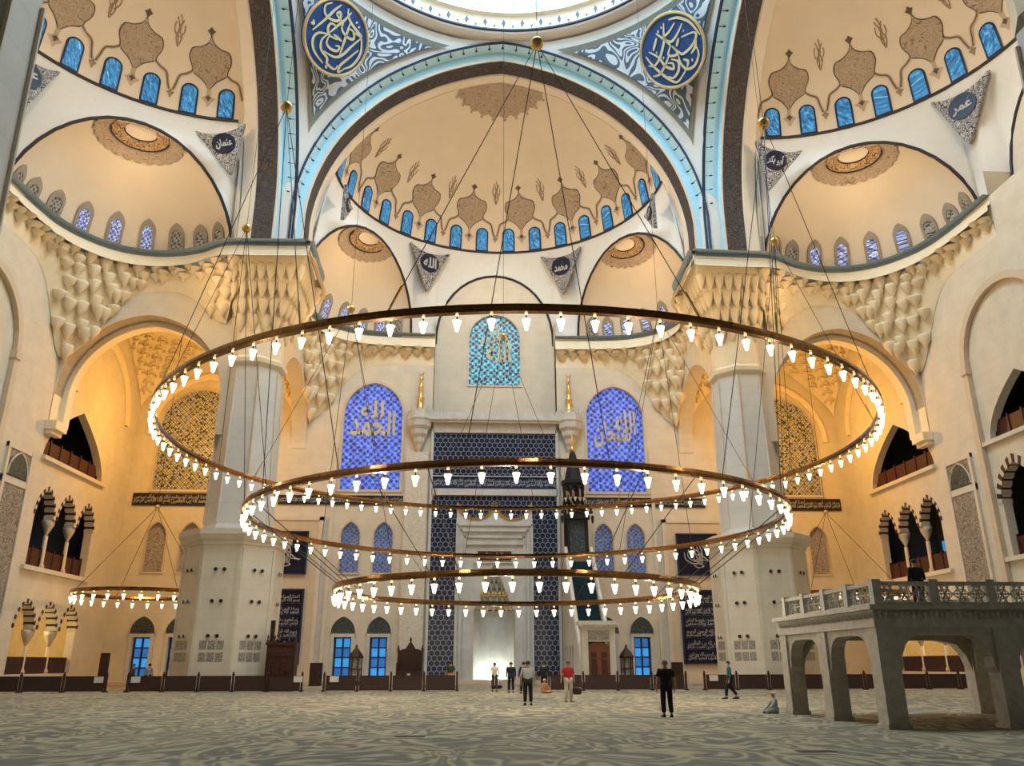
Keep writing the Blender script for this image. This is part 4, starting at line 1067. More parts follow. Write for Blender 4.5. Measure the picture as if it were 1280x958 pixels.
# ------------------------------------------------------------------ pendentives and main dome
def xb(z):
    g = great(0.0, 60); g = [(x, zz) for x, zz in g if x >= 0]
    g.sort(key=lambda p: p[1])
    for (xa, za), (xb_, zb) in zip(g, g[1:]):
        if za <= z <= zb: return xa+(xb_-xa)*(z-za)/(zb-za+1e-9)
    return g[-1][0]
S_ = 16.25
def pend(z, t, off=0.0, marg=0.0):
    # t 0..1 from the front arch to the side arch
    x = min(xb(z), S_-.02); rad = math.hypot(x, S_)
    a0 = math.atan2(S_, x)+0; a1 = math.atan2(x, S_)
    m_ = marg/rad; a0 -= m_; a1 += m_
    if a0 < a1: a0 = a1 = (a0+a1)/2
    a = a0+(a1-a0)*t
    return ((rad-off)*math.cos(a), (rad-off)*math.sin(a), z-off*.5)
for sx in (1, -1):
    rows = [[pend(z, k/20) for k in range(21)] for z in [31+ (51.6-31)*i/30 for i in range(31)]]
    X = Matrix.Diagonal((sx, 1, 1, 1))
    mb = MB(); mb.grid(rows); trim(mb, 'plaster', X, True, label='white pendentive')
    sgn = 'left' if sx < 0 else 'right'
    rows = [[pend(z, k/20, .12, 1.15) for k in range(21)] for z in [38.9+(50.9-38.9)*i/24 for i in range(25)]]
    mb = MB(); mb.grid(rows); pp = mb.build('arabesque_panel', 'pend_border', xf=X); tag(pp, 'blue and white arabesque spandrel panel at the main dome, %s of the crown arch' % sgn, 'painted panel')
    rows = [[pend(z, k/20, .18, 1.55) for k in range(21)] for z in [40.2+(50.5-40.2)*i/24 for i in range(25)]]
    mb = MB(); mb.grid(rows); mb.build('arabesque_field', 'pend', pp, xf=X)
    # calligraphy roundel
    c = Vector((-13.2 if sx < 0 else 13.3, 11.6, 47.4)); n_ = Vector((c.x, c.y, 12.0)).normalized()*-1
    upv = (Vector((0, 0, 1))-n_*n_.z).normalized(); rt = upv.cross(n_).normalized()
    fr = xyframe(c, rt, upv, -n_)
    rd = 2.75
    mb = MB(); mb.poly([(rd*math.cos(2*PI*k/48), rd*math.sin(2*PI*k/48)) for k in range(48)], [], lambda u, v, w: fr(u, v, w-.25), .5)
    ro = mb.build('calligraphy_roundel', 'roundel_blue', pp); ro['label'] = 'blue disc with looping gold script'
    mb = MB(); mb.tube([fr(rd*math.cos(2*PI*k/48), rd*math.sin(2*PI*k/48), -.25) for k in range(48)], .13, 6, None, True); mb.build('gilded_rim', 'roundel_gold', ro)
    if sx < 0:
        W_, H_, cx, cy = 400, 460, 410, 500
        ST = [[(290, 110), (240, 220), (190, 380), (100, 610)], [(180, 160), (120, 240), (150, 330), (240, 350), (330, 310), (340, 240), (310, 200), (285, 240), (330, 270), (380, 280)],
              [(440, 110), (400, 250), (350, 370), (300, 500)], [(385, 90), (420, 170), (500, 230), (680, 290), (600, 300), (560, 330)], [(400, 280), (420, 370), (520, 410), (600, 380), (560, 300), (470, 310)],
              [(480, 240), (500, 420), (530, 680)], [(690, 300), (620, 470), (560, 640), (480, 730), (330, 750)], [(690, 310), (760, 480), (730, 680), (640, 800)], [(720, 460), (640, 650), (590, 780), (600, 870), (650, 800)],
              [(360, 380), (270, 390), (260, 470), (310, 530), (420, 520)], [(350, 490), (480, 500)], [(310, 530), (320, 640), (400, 670), (480, 640), (480, 580), (430, 600)], [(290, 530), (250, 640), (290, 750), (400, 800), (430, 860), (540, 870), (560, 800)],
              [(300, 530), (180, 590), (150, 700), (220, 820), (380, 890)], [(45, 540), (80, 530), (60, 490)], [(540, 170), (560, 180)], [(590, 200), (610, 215)], [(420, 890), (450, 920)]]
    else:
        W_, H_, cx, cy = 350, 430, 350, 480
        ST = [[(440, 130), (540, 170), (640, 300), (690, 500)], [(490, 200), (400, 260), (320, 290), (380, 380), (470, 340), (560, 260)], [(380, 130), (340, 240), (310, 330), (200, 480), (110, 530), (50, 490)],
              [(260, 190), (330, 330), (360, 420)], [(110, 340), (190, 470), (220, 600), (290, 690), (310, 630), (260, 590)], [(60, 370), (90, 500), (150, 660), (220, 800), (290, 860), (420, 780)],
              [(160, 360), (250, 240)], [(415, 470), (470, 390)], [(360, 420), (300, 500), (350, 550), (400, 540), (370, 440)], [(370, 430), (420, 550), (450, 590), (550, 570), (640, 500), (640, 430), (500, 400)],
              [(300, 520), (220, 600), (130, 660), (50, 640)], [(310, 570), (370, 640), (340, 740), (260, 790), (210, 740)], [(640, 500), (600, 590), (530, 640)], [(400, 560), (390, 680), (430, 780), (520, 790), (600, 700), (610, 600)],
              [(430, 650), (470, 700), (440, 760)], [(280, 180), (300, 190)], [(330, 160), (345, 165)], [(540, 340), (550, 350)], [(230, 500), (245, 510)], [(180, 400), (195, 405)], [(510, 710), (525, 720)]]
    mb = MB(); k_ = rd*.96
    for st in ST:
        pts = catmull([((x-cx)/W_*k_, (cy-y)/H_*k_) for x, y in st], 6)
        ribbon2d(mb, pts, lambda t: .09+.12*math.sin(PI*t), lambda u, v, w: fr(u, v, w-.3))
    mb.build('script', 'script_gold', ro)
# ring, drum and dome
mb = MB()
prof = [(17.2, 51.85), (16.3, 51.82), (15.8, 51.86), (15.3, 51.8), (15.2, 51.92)]
mb.grid([[(r*math.cos(2*PI*k/96), r*math.sin(2*PI*k/96), z) for k in range(96)] for r, z in prof], True, 0)
prof = [(15.2, 51.92), (15.03, 51.95), (15.0, 52.08)]
mb.grid([[(r*math.cos(2*PI*k/96), r*math.sin(2*PI*k/96), z) for k in range(96)] for r, z in prof], True, 1)
prof = [(15.0, 52.08), (15.1, 53.0), (14.9, 53.3), (14.6, 53.35), (14.6, 53.5), (15.2, 53.55)]
mb.grid([[(r*math.cos(2*PI*k/96), r*math.sin(2*PI*k/96), z) for k in range(96)] for r, z in prof], True, 2)
for k in range(60):
    a = 2*PI*k/60
    for q, hh in ((0, .75), (.5, .25)):
        a2 = a+q*2*PI/60; r = 14.93
        mb.add([(r*math.cos(a2+d/r), r*math.sin(a2+d/r), 52.12+z*hh) for d, z in ((-.03, 0), (.03, 0), (.05, .4), (.2, .6), (0, 1.1), (-.2, .6), (-.05, .4))], [tuple(range(7))], 3)
trim(mb, ['plaster', 'line', 'dome_paint', 'line'], Matrix.Identity(4), label='white ring cornice at the foot of the main dome')
mb = MB(); nW = 40
mb.grid([[(r*math.cos(2*PI*k/80), r*math.sin(2*PI*k/80), z) for k in range(80)] for r, z in [(15.2, 53.5), (15.2, 57.5)]+[(15.2*math.cos(PI/2*j/12), 57.5+13*math.sin(PI/2*j/12)) for j in range(1, 13)]], True)
dome = struct(mb.build('ceiling', 'plaster', None, True), 'main dome')
for k in range(nW):
    a = 2*PI*(k+.5)/nW
    if math.sin(a) < -.2: continue
    win_n[0] += 1; e = empty('window_%d' % win_n[0], kind='structure')
    rt = Vector((-math.sin(a), math.cos(a), 0)); fr = xyframe((15.05*math.cos(a), 15.05*math.sin(a), 53.7), rt, (0, 0, 1), (math.cos(a), math.sin(a), 0))
    mb = MB(); mb.poly(arch(0, .82, 0, 2.5, 3.3, 6), [], fr, .1); mb.build('pane', 'glass_dome', e)
    mb = MB()
    for u in (-.55, -.18, .18, .55): mb.add([fr(u-.035, 0, -.05), fr(u+.035, 0, -.05), fr(u+.035, 2.6, -.05), fr(u-.035, 2.6, -.05)], [(0,1,2,3)])
    for v in (.25, .7, 1.15, 1.6, 2.05, 2.5): mb.add([fr(-.8, v-.03, -.06), fr(.8, v-.03, -.06), fr(.8, v+.03, -.06), fr(-.8, v+.03, -.06)], [(0,1,2,3)])
    mb.build('lattice', 'pale_blue', e)

# triangular filigree medallions on the spandrels
def medallion(rz, phi_deg, word, label, s=1.0, k=1.0):
    R = Matrix.Rotation(rz, 4, 'Z')
    ph = math.radians(phi_deg)
    sg = 1 if phi_deg < 90 else -1; mid_ = 30 < phi_deg < 150
    tp = Vector(sd(ph, 0)); lowp = Vector((6.9*sg, 32.4, LZ)) if mid_ else Vector((14.6*sg, 20.6, LZ))
    c = lowp.lerp(tp, .76) if mid_ else Vector((13.3*sg, 21.0, 38.3))
    inw = Vector((0, V0, 0))-Vector((c.x, c.y, 0)); inw.normalize()
    upv = (tp-lowp).normalized(); n_ = (inw-upv*inw.dot(upv)).normalized(); rt = upv.cross(n_).normalized()
    c = c+n_*.35
    fr0 = xyframe(c, rt, upv, -n_); fr = lambda u, v, w: tuple(R @ Vector(fr0(u*k, v*k, w)))
    tri = catmull([(-2.15*s, 1.75), (-1.3*s, 1.35), (0, 1.15), (1.3*s, 1.35), (2.15*s, 1.75), (1.6, .6), (.9, -1.1), (.5, -2.0), (0, -2.9), (-.5, -2.0), (-.9, -1.1), (-1.6, .6)], 3, True)
    mb = MB(); mb.poly(tri, [], lambda u, v, w: fr(u, v, w-.05), .3)
    o = mb.build('calligraphy_medallion', 'medal'); tag(o, label, 'inscription medallion')
    mb = MB(); mb.poly([(1.0*math.cos(2*PI*k/32), .1+1.0*math.sin(2*PI*k/32)) for k in range(32)], [], lambda u, v, w: fr(u, v, w-.12), .1); d = mb.build('disc', 'medal_disc', o)
    mb = MB(); text_in(mb, word, (-.7, .7, -.45, .7), lambda u, v, w: fr(u, v, w-.13), bold=.03); mb.build('script', 'white_script', d)
medallion(0, 118, 'الله', 'triangular black and white medallion, on the left of the two over the centre arch')
medallion(0, 62, 'محمد', 'triangular black and white medallion, on the right of the two over the centre arch')
medallion(PI/2, 62, 'علي', 'triangular medallion on the left half dome spandrel beside the left frame edge')
medallion(-PI/2, 118, 'عمر', 'triangular medallion under the right half dome with a round black centre')
medallion(0, 166, 'حسن', 'small cut off medallion at the left foot of the front half dome', 1.0, .62)
medallion(0, 14, 'حسين', 'small cut off medallion at the right foot of the front half dome', 1.0, .62)
medallion(PI/2, 14, 'عثمان', 'triangular medallion of the left half dome next to the left pillar head', 1.0, .85)
medallion(-PI/2, 166, 'أبو بكر', 'triangular medallion of the right half dome next to the right pillar head', 1.0, .85)

# ------------------------------------------------------------------ corner bays
for s in (-1, 1):
    # wall with the big arch towards the hall
    fr = frY(17.0)
    def sx(p): return [(s*a, b_) for a, b_ in p]
    mb = MB(); out = sx([(19.2, 0), (32, 0), (32, 31), (19.2, 31)])
    o_ = arch(26.15, 5.8, 0, 19.9, 26.1, 16)
    mb.poly(sx([(19.2, 17.0), (20.35, 17.0)] + [p for p in reversed(o_[2:])] + [(32, 19.9), (32, 31), (19.2, 31)]), [], fr, 1.3)
    o1 = mb.build('wall_%s' % ('left_bay' if s < 0 else 'right_bay'), 'stone'); struct(o1, 'cream wall with tall pointed arch into the corner bay')
    mb = MB(); rib = [(31.95, 17.8)]+o_[2:]+[(20.35, 16.0)]; inx = [(31.6, 17.8)]
    for d, y0_ in ((0, 18.3), (.35, 18.35)):
        pass
    inn = arch(26.15, 5.45, 0, 19.9, 25.7, 16)[2:]; inn = [(31.6, 17.8)]+inn+[(20.7, 16.0)]
    mb.grid([[(s*p[0], 17.05, p[1]) for p in rib], [(s*p[0], 18.3, p[1]) for p in rib], [(s*p[0], 18.35, p[1]) for p in inn], [(s*p[0], 19.2, p[1]) for p in inn]])
    trim(mb, 'corn', Matrix.Identity(4))
    mb = MB(); mb.box(*sorted((s*31.2, s*31.99)), 16.7, 18.32, 17.2, 17.82); mb.box(*sorted((s*31.5, s*31.98)), 16.8, 18.31, 16.9, 17.2); trim(mb, 'corn', Matrix.Identity(4))
    # mirrored arch towards the niche side
    mb = MB(); fx = frX(s*17.0, s)
    mb.poly([(19.2, 17.0), (20.35, 17.0)] + [p for p in reversed(o_[2:])] + [(32, 19.9), (32, 31), (19.2, 31)], [], fx, 1.3)
    o2 = mb.build('wall_%s' % ('left_inner_bay' if s < 0 else 'right_inner_bay'), 'stone'); struct(o2, 'cream wall with pointed arch beside the prayer niche wall')
    # bay vault: pendentives of stalactite scales and a shallow cap
    cx, cy, hw = 25.25, 25.2, 6.7
    mb = MB(); cells = MB()
    for qx in (-1, 1):
        for qy in (-1, 1):
            rows = []; NR = 9
            for j in range(NR+1):
                f = j/NR; z = 23.6+6.4*f
                # cross-section arc from wall to wall bulging toward the corner
                d = hw*(f**1.25); r = []
                for k in range(11):
                    a = PI/2*k/10
                    px = hw-d*(1-.55*math.sin(a)*0) ; 
                    # superellipse arc between (hw, hw-d) and (hw-d, hw)
                    ex_ = hw - d*(1-math.cos(a)); ey_ = hw - d*(1-math.sin(a))
                    r.append((s*(cx+qx*ex_), cy+qy*ey_, z))
                rows.append(r)
            mb.grid(rows)
            for j in range(1, NR):
                arc_l = sum((Vector(rows[j][q+1])-Vector(rows[j][q])).length for q in range(10))
                cnt = max(1, round(arc_l/1.25))
                for c_ in range(cnt+(j % 2)):
                    u = (c_+(0 if j % 2 else .5))/cnt*10
                    if u < .3 or u > 9.7: continue
                    i0 = int(min(u, 9))
                    p = Vector(rows[j][i0]).lerp(Vector(rows[j][i0+1]), u-i0)
                    inn_ = Vector((s*cx-p.x, cy-p.y, 0)).normalized(); sd_ = Vector((-inn_.y, inn_.x, 0)); w_ = .48
                    for rr_, oo in ((1.0, .0), (.68, -.05)):
                        hood = [p+sd_*w_*rr_*math.cos(PI*t/8)+Vector((0, 0, .42*rr_*math.sin(PI*t/8)-.1)) for t in range(9)]
                        cells.grid([[tuple(h_-inn_*.15) for h_ in hood], [tuple(h_+inn_*(.30+oo)) for h_ in hood], [tuple(h_+inn_*(.28+oo)+Vector((0, 0, -.10))) for h_ in hood], [tuple(h_-inn_*.15+Vector((0, 0, -.12))) for h_ in hood]])
                    cells.lathe([(.01, -.55), (.14, -.35), (.2, -.1)], tuple(p+inn_*.12), 6)
    mb.grid([[(s*(cx+r*math.cos(2*PI*k/32)), cy+r*math.sin(2*PI*k/32), z) for k in range(32)] for r, z in ((6.7, 30.0), (6.5, 30.4), (5.5, 31.5), (3.5, 32.3), (.1, 32.6))], True)
    v_ = struct(mb.build('ceiling', 'corn', None, False), 'corner bay vault of stalactite scales'); cells.build('stalactite_scales', 'corn', v_)
    # blind arch ribs on the bay walls
    for frx, ccx in ((frY(31.85), s*26.0), (frX(s*31.85, s), 24.6)):
        mb = MB(); a = arch(ccx, 5.0, 16.2, 21.0, 26.8, 14); b_ = arch(ccx, 4.55, 16.2, 21.0, 26.2, 14)
        mb.grid([[frx(p[0], p[1], .12) for p in a[2:]], [frx(p[0], p[1], -.12) for p in a[2:]], [frx(q[0], q[1], -.12) for q in b_[2:]], [frx(q[0], q[1], .12) for q in b_[2:]]])
        trim(mb, 'corn', Matrix.Identity(4))

# ------------------------------------------------------------------ pillars
PC = 18.35
def octring(r, z, c, rot=PI/8, n=8): return [(c[0]+r*math.cos(rot+2*PI*k/n), c[1]+r*math.sin(rot+2*PI*k/n), z) for k in range(n)]
for s, ty, side in ((-1, 1, 'left'), (1, 1, 'right'), (-1, -1, 'left'), (1, -1, 'right')):
    c = (s*PC, ty*PC)
    pl = empty('pillar', (c[0], c[1], 0), label=('massive %s stone pillar with octagonal foot and flared stalactite head' if ty > 0 else 'near stone pillar, only an edge of its shaft showing at the %s frame border') % side, cat='pillar')
    def lp(o): o.location = (-c[0], -c[1], 0); return o
    mb = MB(); rot = PI/8
    mb.lathe([(2.5, 0), (2.5, 10.2)] if ty < 0 else [(3.55, 0), (3.55, .55), (3.35, .7), (3.3, 9.0), (3.42, 9.1), (3.42, 9.25), (3.62, 9.4), (3.8, 9.7), (3.8, 10.05), (2.5, 10.2)], (c[0], c[1], 0), 8, rot=rot); lp(mb.build('octagonal_base', 'stone', pl))
    # face panels
    mb = MB(); gr = MB(); lt = MB()
    for k in range(8):
        a = rot+PI/8+k*PI/4
        n_ = Vector((math.cos(a), math.sin(a), 0)); ap = 3.3*math.cos(PI/8)
        if n_.y > .5 or ty < 0: continue
        fr = xyframe((c[0]+n_.x*ap, c[1]+n_.y*ap, 0), (-n_.y, n_.x, 0), (0, 0, 1), -n_)
        for u in (-1.12, 1.12): mb.add([fr(u-.09, .8, -.06), fr(u+.09, .8, -.06), fr(u+.09, 8.9, -.06), fr(u-.09, 8.9, -.06), fr(u-.09, .8, 0), fr(u+.09, .8, 0), fr(u+.09, 8.9, 0), fr(u-.09, 8.9, 0)], [(0,1,2,3), (0,4,7,3), (1,5,6,2), (0,1,5,4), (2,3,7,6)])
        mb.add([fr(-1.1, .8, -.05), fr(1.1, .8, -.05), fr(1.1, .92, -.05), fr(-1.1, .92, -.05)], [(0,1,2,3)])
        for i in range(3):
            for j in range(2):
                u0, v0 = -.78+i*.53, 1.75+j*.72
                gr.add([fr(u0, v0, -.05), fr(u0+.46, v0, -.05), fr(u0+.46, v0+.56, -.05), fr(u0, v0+.56, -.05), fr(u0, v0, .02), fr(u0+.46, v0, .02), fr(u0+.46, v0+.56, .02), fr(u0, v0+.56, .02)], [(0,1,2,3), (0,1,5,4), (1,2,6,5), (2,3,7,6), (3,0,4,7)])
        for v in (7.45, 5.45, 3.3):
            for u in (-.28, .28):
                o_ = Vector(fr(u, v, -.02)); lt.tube([tuple(o_), tuple(o_+n_*.10)], .15, 10, 0); lt.tube([tuple(o_+n_*.09), tuple(o_+n_*.12)], .12, 10, 1)
    if ty > 0: lp(mb.build('face_moulding', 'stone', pl))
    if ty > 0 and 'grille' in M: lp(gr.build('vent_grille', 'grille', pl))
    if 'grille' not in M:
        M['grille'] = arabesque('pierced_grille', (.16, .14, .12), (.42, .38, .32), (.25, .22, .18), 3.5, .12, .4); lp(gr.build('vent_grille', 'grille', pl))
    if ty > 0: lp(lt.build('spotlight', ['white_vouss', 'black'], pl))
    mb = MB(); mb.lathe([(2.5, 10.1), (2.4, 10.4), (2.3, 10.6), (2.02, 21.8), (2.0, 22.3)], (c[0], c[1], 0), 8, rot=rot)
    lp(mb.build('shaft', 'shaft', pl)) if 'shaft' in M else None
    if 'shaft' not in M:
        M['shaft'] = stone('shaft_stone', (.68, .66, .62), 3.0, 1.5, .97); lp(mb.build('shaft', 'shaft', pl))
    mb = MB()
    for k in range(8):
        a = rot+k*PI/4
        mb.tube([(c[0]+2.3*math.cos(a), c[1]+2.3*math.sin(a), 10.7), (c[0]+2.06*math.cos(a), c[1]+2.06*math.sin(a), 21.8)], .09, 6)
    lp(mb.build('corner_bead', 'stone', pl))
    mb = MB(); mb.lathe([(2.02, 22.1), (2.3, 22.3), (2.35, 22.6), (2.15, 22.75), (1.95, 22.9)], (c[0], c[1], 0), 8, rot=rot); (lp(mb.build('collar', 'corn', pl)) if ty > 0 else None)
    # head: octagon flaring to the chamfered cornice block
    mb = MB()
    top = [(14.4, 14.4), (14.55, 17.5), (14.7, 20.3), (17.5, 20.6), (20.6, 20.6), (20.6, 17.5), (20.3, 14.7), (17.5, 14.55)]
    import itertools
    low_ = []
    for (x, y) in top:
        a = math.atan2(y-PC, x-PC); low_.append((PC+1.95*math.cos(a), PC+1.95*math.sin(a)))
    def blend(f, z): return [(s*(a[0]+(b_[0]-a[0])*f), ty*(a[1]+(b_[1]-a[1])*f), z) for a, b_ in zip(low_, top)]
    rows = [blend(0, 22.8), blend(0, 25.4), blend(.14, 26.0), blend(.16, 26.5), blend(.40, 27.2), blend(.42, 27.8), blend(.70, 28.4), blend(.74, 28.9), blend(.93, 29.3), blend(.97, 30.4)]
    mb.grid(rows, True)
    hd = lp(mb.build('stalactite_head', 'corn', pl))
    mb = MB()
    for (f0, z0, cnt) in ((.05, 25.6, 12), (.26, 26.7, 18), (.52, 27.9, 24), (.80, 29.0, 30)):
        ring = blend(f0, z0); n8 = len(ring)
        for q in range(cnt):
            u = q/cnt*n8; i0 = int(u); p = Vector(ring[i0]).lerp(Vector(ring[(i0+1) % n8]), u-i0)
            mb.lathe([(.03, -.95), (.16, -.6), (.34, -.1), (.40, .3), (.3, .5)], tuple(p), 7)
    lp(mb.build('stalactite_cells', 'corn', pl, True))

# ------------------------------------------------------------------ chandelier rings
def chandelier(name, c, R_, z, n, label, hang=.38, full=True):
    root = empty(name, (c[0], c[1], z), label=label, cat='chandelier')
    mb = MB(); seg = 120
    w, h = .11, .125
    pr = [(R_-w, -h), (R_+w, -h), (R_+w*1.2, 0), (R_+w, h), (R_-w, h), (R_-w*1.2, 0), (R_-w, -h)]
    mb.grid([[(r*math.cos(2*PI*k/seg), r*math.sin(2*PI*k/seg), zz) for k in range(seg)] for r, zz in pr], True)
    mb.build('brass_ring', 'brass', root, False)
    lm = MB(); lm.lathe([(.025, -.72), (.05, -.70), (.075, -.58), (.10, -.48), (.135, -.37), (.12, -.36), (.04, -.40)], (0, 0, 0), 10, 0)
    lm.tube([(0, 0, -.15), (0, 0, -.45)], .025, 5, 1)
    lm.lathe([(.03, -.21), (.045, -.18), (.04, -.14)], (0, 0, 0), 8, 2)
    proto = None
    for k in range(n):
        a = 2*PI*(k+.37)/n
        if proto is None: o = proto = lm.build('lamp', ['bulb', 'brass', 'spark'], root, True)
        else: o = proto.copy(); COL.objects.link(o); o.parent = root
        o.location = (R_*math.cos(a), R_*math.sin(a), 0)
    return root
RINGS = [(16.8, 11.83, 100), (12.62, 8.04, 68), (8.4, 4.83, 52)]
c1 = chandelier('chandelier_ring', (0, 0), *RINGS[0], 'largest and topmost brass ring of lamps in the middle of the hall')
c2 = chandelier('chandelier_ring', (0, 0), *RINGS[1], 'middle sized brass ring of lamps hanging below the largest ring')
c3 = chandelier('chandelier_ring', (0, 0), *RINGS[2], 'smallest and lowest of the three nested brass rings of lamps')
for (R_, z, n), nl, pw in zip(RINGS, (10, 8, 6), (60, 85, 330)):
    for k in range(nl):
        a = 2*PI*(k+.5)/nl; lamp('ring_lamp_light', (R_*math.cos(a), R_*math.sin(a), z-.95), pw, CREAM, .12)
for s, nm in ((-1, 'left'), (1, 'right')):
    c = (s*25.3, 21.6)
    chandelier('chandelier_ring', c, 4.7, 6.35, 28, 'small brass ring of lamps low in the %s corner bay behind the pillar' % nm)
    root = empty('ceiling_hanger', (c[0], c[1], 12.6), label='thin cables and brass ball holding the small ring in the %s corner bay' % nm, cat='hanging cable')
    mb = MB(); mb.lathe([(.01, -.2), (.14, -.14), (.2, 0), (.14, .14), (.01, .2)], (0, 0, 0), 10); mb.build('brass_ball', 'gold', root, True)
    mb = MB(); mb.tube([(0, 0, 0), (0, 0, 18.4)], .02, 4)
    for k in range(4):
        a = PI/4+k*PI/2; mb.tube([(0, 0, 0), (4.7*math.cos(a), 4.7*math.sin(a), -6.1)], .02, 4)
    mb.build('cable', 'cable', root)
for k in range(8):
    a = k*PI/4 + .0; R_ = 14.55
    p = Vector((R_*math.sin(a+PI), R_*math.cos(a+PI), 23.9))
    where = ['nearest the camera, in front of the crown arch', 'in front of the left great arch', 'before the left pillar head', 'before the left small half dome of the front', 'in line with the turquoise window', 'before the right small half dome of the front', 'before the right pillar head', 'in front of the right great arch'][k]
    root = empty('ceiling_hanger', tuple(p), label='brass ball with fanned cables, %s' % where, cat='hanging cable')
    mb = MB(); mb.lathe([(.02, -.26), (.16, -.21), (.25, -.08), (.25, .08), (.16, .21), (.02, .26)], (0, 0, 0), 14); mb.build('brass_ball', 'gold', root, True)
    mb = MB(); mb.tube([(0, 0, 0), (0, 0, 28.3)], .013, 4)
    for (rr, zz, _), da in zip(RINGS[:2], (.30, .20)):
        for q in (-1, 1):
            a2 = a+PI+q*da; t = Vector((rr*math.sin(a2), rr*math.cos(a2), zz))
            mb.tube([(0, 0, 0), tuple(t-p)], .017, 4)
    mb.build('cable', 'cable', root)
    for q in (-1, 1):
        a2 = a+PI+q*.30; t = Vector((16.8*math.sin(a2), 16.8*math.cos(a2), 11.9)); d = (p-t).normalized()
        mb = MB(); mb.tube([tuple(t-p), tuple(t+d*1.1-p)], [.03, .05], 5)
        mb.build('gilded_shackle', 'gold', root)
for k in range(8):
    a = (k+.5)*PI/4; 
    mb = MB()
    for q in (-1, 1):
        p = Vector((12.6*math.sin(a+q*.09), 12.6*math.cos(a+q*.09), 8.0)); t = Vector((8.4*math.sin(a+q*.07), 8.4*math.cos(a+q*.07), 4.9))
        mb.tube([tuple(p), tuple(t)], .02, 4)
    o = mb.build('cable', 'cable', c2); o.location = (0, 0, -8.04)

# ------------------------------------------------------------------ tribune on the right
tr = empty('tribune', (8.7, -17.3, 0), label='carved grey marble tribune on square posts with pierced balustrade', cat='tribune')
def lt_(o): o.location = (-8.7, 17.3, 0); return o
TX = (8.75, 11.95, 15.15); TY = (-17.2, -13.95, -10.8)
posts = [(x, y) for x in TX for y in TY if not (x == TX[1] and y in (TY[1], TY[2]))]
for x, y in posts:
    mb = MB(); h = .27
    mb.box(x-h, x+h, y-h, y+h, 0, 2.55); mb.box(x-h-.04, x+h+.04, y-h-.04, y+h+.04, 0, .12)
    lt_(mb.build('post', 'tribune', tr))
def tarch(a, b_, fr, dep):
    w = b_-a; z0 = 1.25
    pr = [(a, z0)] ; 
    L = [(a+.0, 1.35), (a+.1, 1.5), (a+.1, 1.75), (a+.2, 1.95), (a+.24, 2.05), (a+.38, 2.2), (a+.6, 2.3), (a+.95, 2.33)]
    Rr = [(a+b_-x, z) for x, z in reversed(L)]
    return [(a, 2.5)] + L + Rr + [(b_, 2.5)]
def span(p, q):
    (x0, y0), (x1, y1) = p, q
    mb = MB()
    if y0 == y1:
        mb.poly(tarch(x0+.27, x1-.27, None, 0), [], lambda u, v, w: (u, y0-.2+w, v), .4)
    else:
        a, b_ = sorted((y0, y1)); mb.poly(tarch(a+.27, b_-.27, None, 0), [], lambda u, v, w: (x0-.2+w, u, v), .4)
    lt_(mb.build('arch_bracket', 'tribune', tr))
span((TX[0], TY[0]), (TX[0], TY[1])); span((TX[0], TY[1]), (TX[0], TY[2])); span((TX[0], TY[0]), (TX[1], TY[0])); span((TX[1], TY[0]), (TX[2], TY[0]))
span((TX[2], TY[0]), (TX[2], TY[1])); span((TX[2], TY[1]), (TX[2], TY[2]))
mb = MB(); mb.poly([(TX[0]+.27, 2.5)]+[(TX[0]+.27, 1.35), (TX[0]+.4, 1.8), (TX[0]+.7, 2.2), (TX[0]+1.3, 2.33), (TX[2]-1.3, 2.33), (TX[2]-.7, 2.2), (TX[2]-.4, 1.8), (TX[2]-.27, 1.35), (TX[2]-.27, 2.5)], [], lambda u, v, w: (u, TY[2]-.2+w, v), .4); lt_(mb.build('arch_bracket', 'tribune', tr))
mb = MB(); e_ = .3
mb.box(TX[0]-e_, TX[2]+e_, TY[0]-e_, TY[2]+e_, 2.5, 2.95); mb.box(TX[0]-.42, TX[2]+.42, TY[0]-.42, TY[2]+.42, 2.95, 3.08)
lt_(mb.build('platform', 'tribune', tr))
mb = MB()
for i in range(46):
    x = TX[0]-.3+i*.155
    if x < TX[2]+.3: mb.lathe([(.01, -.16), (.055, -.06), (.06, .0)], (x, TY[0]-.33, 2.88), 6)
for i in range(44):
    y = TY[0]-.3+i*.155
    if y < TY[2]+.3: mb.lathe([(.01, -.16), (.055, -.06), (.06, .0)], (TX[0]-.33, y, 2.88), 6)
lt_(mb.build('drop_frieze', 'tribune', tr))
